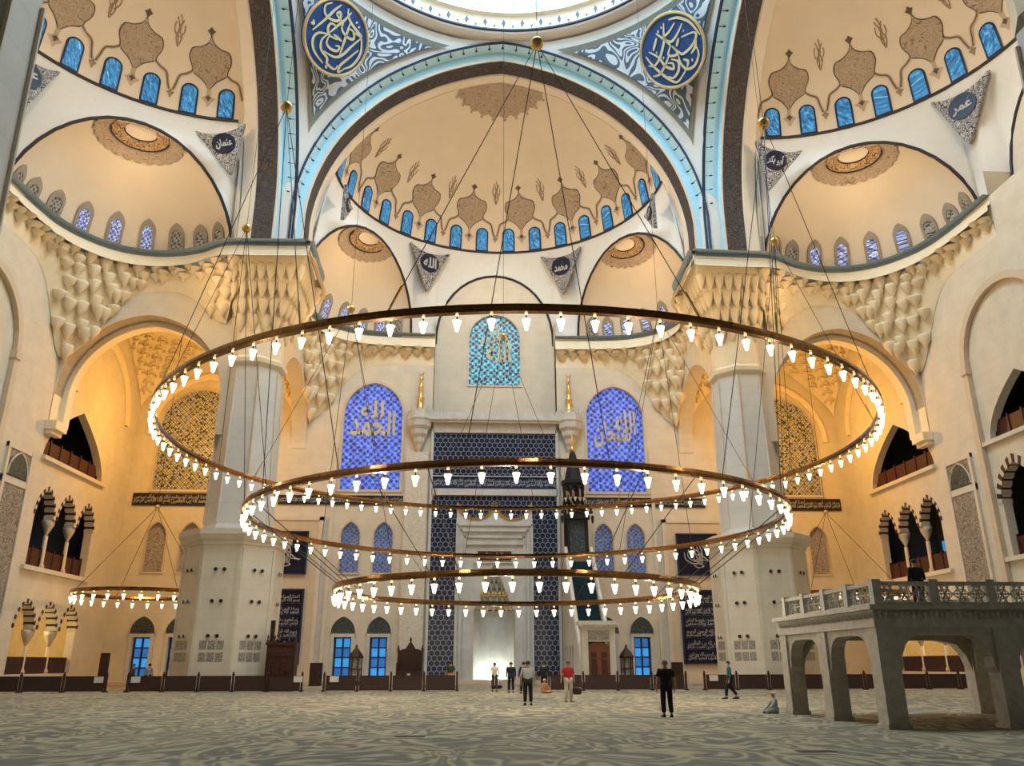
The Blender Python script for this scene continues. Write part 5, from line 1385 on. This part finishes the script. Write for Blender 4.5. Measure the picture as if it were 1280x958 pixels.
def balus(p, q):
    p = Vector(p); q = Vector(q); d = q-p; L_ = d.length; t = d.normalized(); n_ = Vector((-t.y, t.x))
    fr = lambda u, v, w: (p.x+t.x*u+n_.x*w, p.y+t.y*u+n_.y*w, v)
    mb = MB()
    def bar(u0, u1, v0, v1, w=.06): 
        mb.add([fr(a, b_, c_) for c_ in (-w, w) for a, b_ in ((u0, v0), (u1, v0), (u1, v1), (u0, v1))], [(0,1,2,3), (4,5,6,7), (0,1,5,4), (1,2,6,5), (2,3,7,6), (3,0,4,7)])
    bar(0, L_, 3.08, 3.16); bar(0, L_, 3.60, 3.70, .09)
    k = max(2, round(L_/.42)); cell = L_/k
    for i in range(k):
        c_ = (i+.5)*cell; r = .21
        for a in range(3):
            an = a*PI/3
            u1, v1 = c_-cell*.5*math.cos(an)*1.0, 3.38-.22*math.sin(an)*1.15; u2, v2 = c_+cell*.5*math.cos(an)*1.0, 3.38+.22*math.sin(an)*1.15
            dx, dy = u2-u1, v2-v1; l = math.hypot(dx, dy); ox, oy = -dy/l*.016, dx/l*.016
            mb.add([fr(u1-ox, v1-oy, w) for w in (-.025, .025)]+[fr(u1+ox, v1+oy, w) for w in (-.025, .025)]+[fr(u2-ox, v2-oy, w) for w in (-.025, .025)]+[fr(u2+ox, v2+oy, w) for w in (-.025, .025)],
                   [(0,2,6,4), (1,3,7,5), (0,1,5,4), (2,3,7,6)])
        hx = [(c_+.13*math.cos(PI/6+PI/3*j), 3.38+.13*math.sin(PI/6+PI/3*j)) for j in range(6)]
        mb.tube([fr(a, b_, 0) for a, b_ in hx], .018, 4, None, True)
        for sgn in (-1, 1):
            for cc in (-1, 1):
                mb.tube([fr(c_+cc*cell*.5, 3.38, 0), fr(c_, 3.38+sgn*.23, 0)], .016, 4)
    lt_(mb.build('pierced_balustrade', 'tribune', tr))
sub = lambda a, b_, n: [(a+(b_-a)*i/n, a+(b_-a)*(i+1)/n) for i in range(n)]
bx = []
for a, b_ in sub(TX[0], TX[2], 4): balus((a+.12, TY[0]), (b_-.12, TY[0])); bx += [(a, TY[0])]
for a, b_ in sub(TY[0], TY[2], 4): balus((TX[0], a+.1), (TX[0], b_-.1)); bx += [(TX[0], a)]
for a, b_ in sub(TX[0], TX[2], 4): balus((a+.12, TY[2]), (b_-.12, TY[2])); bx += [(a, TY[2])]
bx += [(TX[2], TY[0]), (TX[2], TY[2])]
for x, y in sorted(set(bx)):
    mb = MB(); mb.box(x-.12, x+.12, y-.12, y+.12, 3.08, 3.76); lt_(mb.build('newel', 'tribune', tr))

# ------------------------------------------------------------------ barriers
def barrier(x0, x1, y, n, where, rz=0):
    proto = None; w = (x1-x0)/n
    for i in range(n+1):
        if proto is None:
            proto = r = empty('barrier', (x0, y, 0))
            mb = MB(); mb.box(.11, w-.11, -.015, .015, .10, .92); mb.build('mesh_panel', 'mesh_brown', r)
            mb = MB(); mb.box(.11, w-.11, -.03, .03, .86, .93); mb.box(.11, w-.11, -.03, .03, .06, .13); mb.box(.11, w-.11, -.02, .02, .46, .49); mb.build('rail', 'wood', r)
            mb = MB(); mb.box(-.06, .06, -.06, .06, 0, 1.05); mb.box(-.1, .1, -.22, .22, 0, .09); mb.lathe([(.04, 0), (.07, .05), (.02, .12)], (0, 0, 1.05), 8); mb.build('post', 'wood', r)
        elif i < n: r = copy_tree(proto); r.location = (x0+i*w, y, 0)
        else:
            r = empty('barrier_post', (x1, y, 0))
            mb = MB(); mb.box(-.06, .06, -.06, .06, 0, 1.05); mb.box(-.1, .1, -.22, .22, 0, .09); mb.lathe([(.04, 0), (.07, .05), (.02, .12)], (0, 0, 1.05), 8); mb.build('post', 'wood', r)
            tag(r, 'dark end post closing the barrier run %s' % where, 'barrier'); continue
        tag(r, 'dark brown mesh barrier panel with post in the run %s' % where, 'barrier', 'barrier panels %s' % where)
RY = 14.5
barrier(-31.8, -24.2, RY, 3, 'by the left corner arcade')
barrier(-22.9, -12.4, RY, 5, 'before the left pillar')
barrier(-11.05, -2.85, RY, 4, 'left of the prayer niche')
barrier(2.9, 11.6, RY, 4, 'right of the prayer niche')
barrier(12.8, 31.5, RY, 9, 'before the right pillar and tribune')
for x, w in ((-24.9, 'left corner arcade'), (-22.7, 'gap left of the left pillar'), (-12.9, 'kiosk'), (-10.7, 'gap left of the niche'), (13.1, 'gap right of the niche')):
    mb = MB(); mb.box(x-.0, x+.55, RY-.10, RY-.07, .55, .90); tag(mb.build('notice_sheet', 'paper'), 'white paper notice on the barrier near the %s' % w, 'notice')

# ------------------------------------------------------------------ furniture
ks = empty('preaching_chair', (-14.05, 15.9, 0), label='tall carved dark wood preaching kiosk in front of the left pillar', cat='kiosk')
mb = MB(); mb.box(-.9, .9, -.45, .6, 0, 2.75); mb.build('cabinet', 'wood', ks)
mb = MB(); mb.box(-.98, .98, -.53, .66, 2.75, 2.92); mb.box(-.95, .95, -.5, .62, 0, .16); mb.build('moulding', 'wood2', ks)
mb = MB()
for q in ((-.7, .7, .25, .75), (-.7, -.1, 1.0, 1.9), (.1, .7, 1.0, 1.9), (-.7, .7, 2.1, 2.6)): mb.box(q[0], q[1], -.49, -.44, q[2], q[3])
for cx in (-.4, .4):
    for z in (1.2, 1.45, 1.7): mb.lathe([(.03, 0), (.08, .03), (.03, .06)], (cx, -.5, z), 8)
mb.build('carved_panel', 'wood2', ks)
mb = MB()
for cx in (-.88, .88, -.45, .45): mb.lathe([(.07, 0), (.09, .1), (.03, .2), (.07, .3), (.01, .48)], (cx, -.4, 2.92), 8)
mb.lathe([(.1, 0), (.16, .15), (.05, .3), (.1, .42), (.02, .9)], (-.35, .1, 2.92), 8); mb.build('finial', 'wood2', ks)
mb = MB(); mb.box(-.95, -.7, .3, .55, 2.9, 4.3); mb.build('back_post', 'wood', ks)

def lantern_case(x, y, label):
    r = empty('lantern_case', (x, y, 0), label=label, cat='cabinet')
    mb = MB(); mb.lathe([(.55, 0), (.55, .3), (.42, .35)], (0, 0, 0), 6); mb.build('plinth', 'wood', r)
    mb = MB()
    for k in range(6):
        a = k*PI/3; mb.tube([(.48*math.cos(a), .48*math.sin(a), .3), (.48*math.cos(a), .48*math.sin(a), 2.1)], .05, 5)
    mb.lathe([(.5, 1.2), (.5, 1.26)], (0, 0, 0), 6); mb.build('frame', 'wood', r)
    mb = MB(); mb.lathe([(.42, .35), (.42, 2.05)], (0, 0, 0), 6); mb.build('lattice', 'grille', r)
    mb = MB(); mb.lathe([(.58, 2.05), (.6, 2.15), (.45, 2.4), (.25, 2.65), (.08, 2.85), (.1, 2.95), (.01, 3.1)], (0, 0, 0), 6); mb.build('pointed_roof', 'wood', r)
lantern_case(-11.1, 29.6, 'dark lantern shaped case between the two left doors'); lantern_case(10.75, 29.6, 'dark lantern shaped case by the right doors')
ch = empty('preaching_chair', (-6.75, 28.5, 0), label='dark wooden throne like chair with crested canopy left of the niche', cat='chair')
mb = MB(); mb.box(-1.0, 1.0, -.6, .6, 0, 1.1); mb.build('seat_box', 'wood', ch)
mb = MB()
for cx in (-.92, .92): mb.box(cx-.08, cx+.08, -.6, .6, 1.1, 1.7)
mb.build('arm', 'wood', ch)
mb = MB(); mb.box(-1.0, 1.0, .5, .62, 1.1, 2.5); mb.poly([(-1.0, 2.5), (1.0, 2.5), (.7, 2.7), (.4, 2.75), (0, 3.35), (-.4, 2.75), (-.7, 2.7)], [], lambda u, v, w: (u, .5+w, v), .12); mb.build('backrest', 'wood', ch)
mb = MB()
for cx in (-.95, .95): mb.lathe([(.08, 0), (.1, .2), (.02, .55)], (cx, .55, 2.5), 8)
mb.lathe([(.06, 0), (.1, .12), (.01, .4)], (0, .55, 3.3), 8); mb.build('finial', 'wood', ch)
mb = MB(); mb.box(-.12, .12, -.64, -.6, .7, .9); mb.build('label_plate', 'paper', ch)
def speaker(x, y, w, h, label):
    r = empty('loudspeaker', (x, y, .0), label=label, cat='loudspeaker')
    mb = MB(); mb.box(-w/2, w/2, -.3, .3, 0, h); mb.build('housing', 'black', r)
    mb = MB(); mb.box(-w/2+.04, w/2-.04, -.32, -.3, .05, h-.05); mb.build('front_grille', 'wood', r)
speaker(-14.0, 28.5, .9, 1.7, 'low black cabinet beside the left navy panel'); speaker(14.6, 28.5, .8, 1.7, 'low black cabinet beside the right navy panel')
speaker(-28.6, 24.5, .45, 2.4, 'slim black column loudspeaker in the left corner bay')
def shoe(x, y, label, col):
    mb = MB(); mb.box(-.45, .45, -.25, .25, 0, .35); mb.lathe([(.3, 0), (.32, .12), (.1, .3)], (0, 0, .33), 10)
    o = mb.build('bag', col, None, False, (x, y, 0)); tag(o, label, 'bag')
# floor socket plates
for (x, y), w in (((-2.7, -25.4), 'near the lower frame edge, centre'), ((-9.0, -27.0), 'near the lower left corner'), ((-3.6, -18.6), 'in the left half of the carpet'), ((4.4, -22.6), 'towards the tribune')):
    mb = MB(); mb.box(-.35, .35, -.16, .16, 0, .012); mb.box(-.3, .3, -.12, .12, .012, .016); tag(mb.build('floor_socket_plate', 'black', None, False, (x, y, 0)), 'flat dark socket plate in the carpet %s' % w, 'floor plate')

# ------------------------------------------------------------------ people
def skinmesh(name, chains, mat_, parent, sub=1, loc=None):
    # chains: list of (list of (x,y,z,r)) ; first chain's first vertex is the root; later chains start on an index of earlier vertex
    me = bpy.data.meshes.new(name); vs = []; es = []; rs = []
    def find(p):
        for i, q in enumerate(vs):
            if (Vector(q)-Vector(p[:3])).length < 1e-4: return i
        vs.append(tuple(p[:3])); rs.append(p[3]); return len(vs)-1
    for c_ in chains:
        last = None
        for p in c_:
            i = find(p)
            if last is not None and last != i: es.append((last, i))
            last = i
    me.from_pydata(vs, es, [])
    o = bpy.data.objects.new(name, me); COL.objects.link(o)
    sk = o.modifiers.new('skin', 'SKIN'); sk.use_smooth_shade = True
    for i, r in enumerate(rs):
        sv = me.skin_vertices[0].data[i]
        sv.radius = (r, r) if not isinstance(r, tuple) else r
        sv.use_root = (i == 0)
    ss = o.modifiers.new('sub', 'SUBSURF'); ss.levels = sub; ss.render_levels = sub
    dg = bpy.context.evaluated_depsgraph_get(); dg.update()
    m2 = bpy.data.meshes.new_from_object(o.evaluated_get(dg)); bpy.data.objects.remove(o)
    m2.materials.clear(); m2.materials.append(M[mat_] if isinstance(mat_, str) else mat_)
    m2.polygons.foreach_set('use_smooth', [True]*len(m2.polygons))
    m2.name = name
    o = bpy.data.objects.new(name, m2); COL.objects.link(o); o.parent = parent
    return o
def cloth(nm, col): 
    if nm not in M: M[nm] = mat(nm, col, .85, var=.12, scale=6)
    return nm
def person(loc, rz, label, H=1.74, shirt='', trousers='', shoes='shoe_black', sleeve='short', pose='stand', hair='hair', hair_len=0, armL=None, armR=None, stride=.0, mask=None, skirt=False, lean=0.0, wide=1.0):
    r = empty('person', loc, rz, label=label, cat='person'); k = H/1.74
    # figure faces -Y in its own space
    J = {}
    if pose == 'sit':
        hipz = .12; 
        J['hipL'] = (.12, .02, hipz); J['hipR'] = (-.12, .02, hipz)
        J['kneeL'] = (.36, -.40, .13); J['kneeR'] = (-.36, -.40, .13)
        J['ankL'] = (-.05, -.42, .07); J['ankR'] = (.05, -.30, .07)
        J['toeL'] = (-.2, -.46, .05); J['toeR'] = (.2, -.34, .05)
        up = hipz+.03
    else:
        up = .93
        J['hipL'] = (.10, 0, .90); J['hipR'] = (-.10, 0, .90)
        J['kneeL'] = (.11, -.04-stride*.9, .50); J['kneeR'] = (-.11, -.04+stride*.5, .50)
        J['ankL'] = (.12, .02-stride*1.6, .09); J['ankR'] = (-.12, .02+stride*1.9, .09+.10*min(1, stride*4))
        J['toeL'] = (.14, -.17-stride*1.6, .04); J['toeR'] = (-.14, -.16+stride*1.9, .045)
    def T(x, y, z): return (x*k*1.0, (y-lean*(z-up))*k, z*k)
    pel = T(0, 0, up+.02); wst = T(0, 0, up+.17); che = T(0, .0, up+.38); nk = T(0, 0, up+.50); hd0 = T(0, -.02, up+.57); hd1 = T(0, -.03, up+.66); hd2 = T(0, -.02, up+.74)
    shL = T(.17*wide, 0, up+.45); shR = T(-.17*wide, 0, up+.45)
    aL = armL or [(.25, .02, up+.17), (.27, -.06, up-.08)]; aR = armR or [(-.25, .02, up+.17), (-.27, -.06, up-.08)]
    aL = [T(*a) for a in aL]; aR = [T(*a) for a in aR]
    q = lambda p, rr: tuple(p)+((rr*k,) if not isinstance(rr, tuple) else ((rr[0]*k, rr[1]*k),))
    def arm(sh, a, rr): return [q(sh, rr[0]), q(a[0], rr[1]), q(a[1], rr[2])]
    def hand(a, side):
        el, wr = Vector(a[0]), Vector(a[1]); d = (wr-el).normalized(); 
        sdv = Vector((0, 1, 0)).cross(d); sdv = sdv.normalized() if sdv.length > .1 else Vector((1, 0, 0))
        out_ = []; fwd = d.cross(sdv).normalized()
        palm = wr+d*.06*k
        out_.append([q(tuple(wr), .026), q(tuple(palm), .030)])
        for i, ln in enumerate((.070, .080, .076, .060)):
            off = fwd*((i-1.5)*.020*k); b0 = palm+d*.035*k+off; b1 = b0+d*ln*.55*k+sdv*side*.006; b2 = b1+d*ln*.45*k+sdv*side*-.012*k
            out_.append([q(tuple(palm), .03), q(tuple(b0), .009), q(tuple(b1), .0085), q(tuple(b2), .007)])
        th0 = wr+d*.03*k-fwd*.03*k; th1 = th0+d*.03*k-fwd*.022*k
        out_.append([q(tuple(wr), .026), q(tuple(th0), .011), q(tuple(th1), .009)])
        return out_
    body = [[q(pel, .115), q(wst, .11), q(che, .125), q(nk, .055), q(hd0, .062), q(hd1, .088), q(hd2, .078)],
            [q(che, .125)]+arm(shL, aL, (.055, .040, .026)), [q(che, .125)]+arm(shR, aR, (.055, .040, .026)),
            [q(pel, .115), q(T(*J['hipL']), .085), q(T(*J['kneeL']), .058), q(T(*J['ankL']), .038), q(T(*J['toeL']), .03)],
            [q(pel, .115), q(T(*J['hipR']), .085), q(T(*J['kneeR']), .058), q(T(*J['ankR']), .038), q(T(*J['toeR']), .03)]]
    body += [[c_[0], *c_[1:]] for c_ in hand(aL, 1)+hand(aR, -1)]
    b_ = skinmesh('body', body, 'skin', r)
    # face
    hc = Vector(hd1)
    fm = MB(); 
    fm.lathe([(.004, -.012), (.012, 0), (.004, .012)], (hc.x-.032*k, hc.y-.083*k, hc.z+.012*k), 6, 0); fm.lathe([(.004, -.012), (.012, 0), (.004, .012)], (hc.x+.032*k, hc.y-.083*k, hc.z+.012*k), 6, 0)
    fm.box(hc.x-.025*k, hc.x+.025*k, hc.y-.090*k, hc.y-.07*k, hc.z-.052*k, hc.z-.044*k, 1)
    fm.add([(hc.x, hc.y-.083*k, hc.z+.01*k), (hc.x-.014*k, hc.y-.085*k, hc.z-.025*k), (hc.x+.014*k, hc.y-.085*k, hc.z-.025*k), (hc.x, hc.y-.112*k, hc.z-.022*k)], [(0,1,3), (0,3,2), (1,2,3), (0,1,2)], 2)
    for s in (-1, 1): fm.lathe([(.006, -.028), (.018, -.01), (.02, .01), (.006, .03)], (hc.x+s*.088*k, hc.y+.0, hc.z-.01*k), 6, 2)
    fm.build('face', ['black', 'wood2', 'skin'], r)
    # hair
    hm = MB(); rows = []
    for j in range(7):
        t = PI/2*j/6; low_ = -.02 if j == 0 else 0
        rows.append([(hc.x+.097*k*math.cos(t)*math.cos(2*PI*m_/14), hc.y+.012*k+.103*k*math.cos(t)*math.sin(2*PI*m_/14), hc.z+.022*k+(.088*math.sin(t))*k-(.055*k if (j == 0 and math.sin(2*PI*m_/14) > -.3) else (-.02*k if j == 0 else 0))) for m_ in range(14)])
    hm.grid(rows, True); hm.build('hair', hair, r, True)
    e = .018
    tors = [[q(T(0, 0, up-.14), (.20, .145)), q(T(0, 0, up-.04), (.195, .14)), q(wst, (.175*wide, .13)), q(che, (.19*wide, .14)), q(T(0, 0, up+.475), .075)]]
    if sleeve == 'long':
        tors += [[q(che, (.19*wide, .14)), q(shL, .075), q(aL[0], .058), q(tuple(Vector(aL[0]).lerp(Vector(aL[1]), .92)), .040)], [q(che, (.19*wide, .14)), q(shR, .075), q(aR[0], .058), q(tuple(Vector(aR[0]).lerp(Vector(aR[1]), .92)), .040)]]
    else:
        tors += [[q(che, (.19*wide, .14)), q(shL, .078), q(tuple(Vector(shL).lerp(Vector(aL[0]), .85)), .06)], [q(che, (.19*wide, .14)), q(shR, .078), q(tuple(Vector(shR).lerp(Vector(aR[0]), .85)), .06)]]
    skinmesh('shirt', tors, shirt, r)
    leg = []
    for sfx in 'LR':
        leg.append([q(T(0, 0, up), .128*wide), q(T(*J['hip'+sfx]), .112), q(T(*J['knee'+sfx]), .092), q(tuple(Vector(T(*J['knee'+sfx])).lerp(Vector(T(*J['ank'+sfx])), .95)), .078)])
    skinmesh('trousers', leg, trousers, r)
    for sfx in 'LR':
        an = Vector(T(*J['ank'+sfx])); to = Vector(T(*J['toe'+sfx])); d = (to-an); d.z = 0; d.normalize()
        sh = MB(); sv = Vector((-d.y, d.x, 0)); rows = []
        zb = min(an.z, to.z)-.045*k; zb = max(zb, .0)
        for u, w_, h_ in ((-.07, .03, .06), (-.05, .042, .09), (.03, .045, .09), (.12, .05, .06), (.19, .045, .045), (.23, .02, .03)):
            c_ = an+d*u*k
            rows.append([tuple(Vector((c_.x, c_.y, zb))+sv*w_*k*a_+Vector((0, 0, h_*k*z_))) for a_, z_ in ((-1, 0), (-1, .5), (-.6, 1), (.6, 1), (1, .5), (1, 0))])
        sh.grid(rows, True); sh.f.append(tuple(range(0, 6))); sh.m.append(0); sh.f.append(tuple(range(30, 36))); sh.m.append(0)
        sh.build('shoe', shoes, r, True)
    if mask:
        mm = MB(); mm.grid([[(hc.x+.07*k*math.sin(a_), hc.y-.10*k*math.cos(a_)-.003, hc.z+z*k) for a_ in [-1.3+2.6*i/8 for i in range(9)]] for z in (-.005, -.035, -.07)]); mm.build('face_mask', mask, r, True)
    if skirt:
        sk = MB(); sk.lathe([(.14, up+.05), (.17, up-.1), (.19, up-.28)], (0, 0, 0), 14); sk.build('shirt_hem', shirt, r, True)
    return r
cloth('black_cloth', (.010, .011, .015)); cloth('dark_trousers', (.018, .019, .018)); cloth('grey_white_cloth', (.42, .43, .44)); cloth('red_cloth', (.50, .02, .025)); cloth('white_trousers', (.62, .57, .50))
cloth('teal_cloth', (.02, .11, .13)); cloth('cream_cloth', (.62, .52, .36)); cloth('brown_cloth', (.06, .035, .028)); cloth('white_cloth', (.66, .68, .70)); cloth('green_cloth', (.035, .06, .025)); cloth('shoe_black', (.012, .012, .012)); cloth('pale_grey_cloth', (.34, .38, .42)); cloth('tan_cloth', (.40, .20, .10)); cloth('sand_shoe', (.22, .16, .10))
armout = lambda s, w=.25: [(s*(w+.01), .03, 1.12), (s*(w+.02), -.05, .86)]
person((4.06, -12.04, 0), PI, 'person in black t-shirt and black trousers seen from behind, standing alone right of centre', 1.76, 'black_cloth', 'black_cloth', armL=armout(1, .27), armR=armout(-1, .27), hair='greyhair', wide=1.2)
person((0.24, -3.87, 0), PI, 'person in pale grey short sleeved shirt and dark trousers walking away', 1.76, 'grey_white_cloth', 'dark_trousers', armL=armout(1), armR=armout(-1), wide=1.25)
rp = person((2.24, -1.14, 0), .15, 'person in red top and white trousers holding a dark bag', 1.74, 'red_cloth', 'white_trousers', shoes='sand_shoe', armL=[(.27, .05, 1.12), (.24, -.1, .92)], armR=[(-.30, .0, 1.13), (-.36, -.12, .93)], skirt=False, wide=1.1)
mb = MB(); mb.lathe([(.16, 0), (.2, .06), (.2, .24), (.15, .3)], (0, 0, 0), 8); mb.tube([(-.12, 0, .28), (-.1, 0, .48), (0, 0, .53), (.1, 0, .48), (.12, 0, .28)], .012, 5)
tag(mb.build('handbag', 'wood', None, False, (2.60, -1.36, .32)), 'dark handbag held by the person in red', 'bag')
person((10.35, 1.48, 0), PI*1.5-.15, 'person in teal jacket and black trousers striding left by the right barrier', 1.75, 'teal_cloth', 'black_cloth', sleeve='long', stride=.16, mask='paper')
person((8.15, -10.3, 0), PI/2+PI, 'person in pale grey clothes sitting on the carpet against the tribune post', 1.3, 'pale_grey_cloth', 'pale_grey_cloth', pose='sit', sleeve='long', hair='paper', armL=[(.26, -.15, .35), (.2, -.32, .22)], armR=[(-.26, -.15, .35), (-.2, -.32, .22)])
person((-.55, 13.2, 0), PI, 'person in cream shirt and brown trousers walking to the niche', 1.72, 'cream_cloth', 'brown_cloth', armL=armout(1), armR=armout(-1), stride=.04)
person((.35, 11.3, 0), PI, 'person in dark clothes on the left of a pair near the niche', 1.74, 'black_cloth', 'black_cloth', sleeve='long', wide=1.2, stride=.06)
person((1.0, 9.9, 0), PI+.1, 'person in dark clothes on the right of a pair near the niche', 1.76, 'black_cloth', 'dark_trousers', sleeve='long', stride=.1)
person((2.35, 11.8, 0), PI, 'person with dark hair mostly hidden behind the pale grey shirt', 1.74, 'black_cloth', 'black_cloth', sleeve='long')
sit_arms = dict(armL=[(.27, -.1, .35), (.22, -.3, .2)], armR=[(-.27, -.1, .35), (-.22, -.3, .2)])
person((-.2, 19.0, 0), PI, 'person in white top kneeling before the lit niche', 1.75, 'white_cloth', 'dark_trousers', pose='sit', sleeve='long', **sit_arms)
person((-3.3, 16.2, 0), PI, 'person in dark green top behind the barrier end left of the niche', 1.8, 'green_cloth', 'tan_cloth', armL=armout(1), armR=armout(-1), wide=1.2)
person((2.2, 10.0, 0), .4, 'person in tan clothes sitting on the carpet right of the walkers', 1.5, 'tan_cloth', 'tan_cloth', pose='sit', sleeve='long', hair='cream_cloth', **sit_arms)
person((-10.3, 18.5, 0), PI, 'person sitting low behind the barrier by the left doors', 1.7, 'brown_cloth', 'dark_trousers', pose='sit', sleeve='long', **sit_arms)
person((-8.2, 17.4, 0), PI, 'person in dull red sitting behind the barrier by the left doors', 1.7, 'wood2', 'dark_trousers', pose='sit', sleeve='long', **sit_arms)
person((-23.4, 16.4, 0), PI*.5, 'person in dark top stepping through the barrier gap at left', 1.68, 'wood2', 'dark_trousers', sleeve='long', stride=.1)
person((-22.6, 16.9, 0), PI, 'person in pale top beside the left barrier gap', 1.7, 'pale_grey_cloth', 'dark_trousers', sleeve='long')
person((11.7, -14.1, 3.085), PI, 'person in black standing on the tribune platform', 1.66, 'black_cloth', 'black_cloth', sleeve='long', wide=1.15)
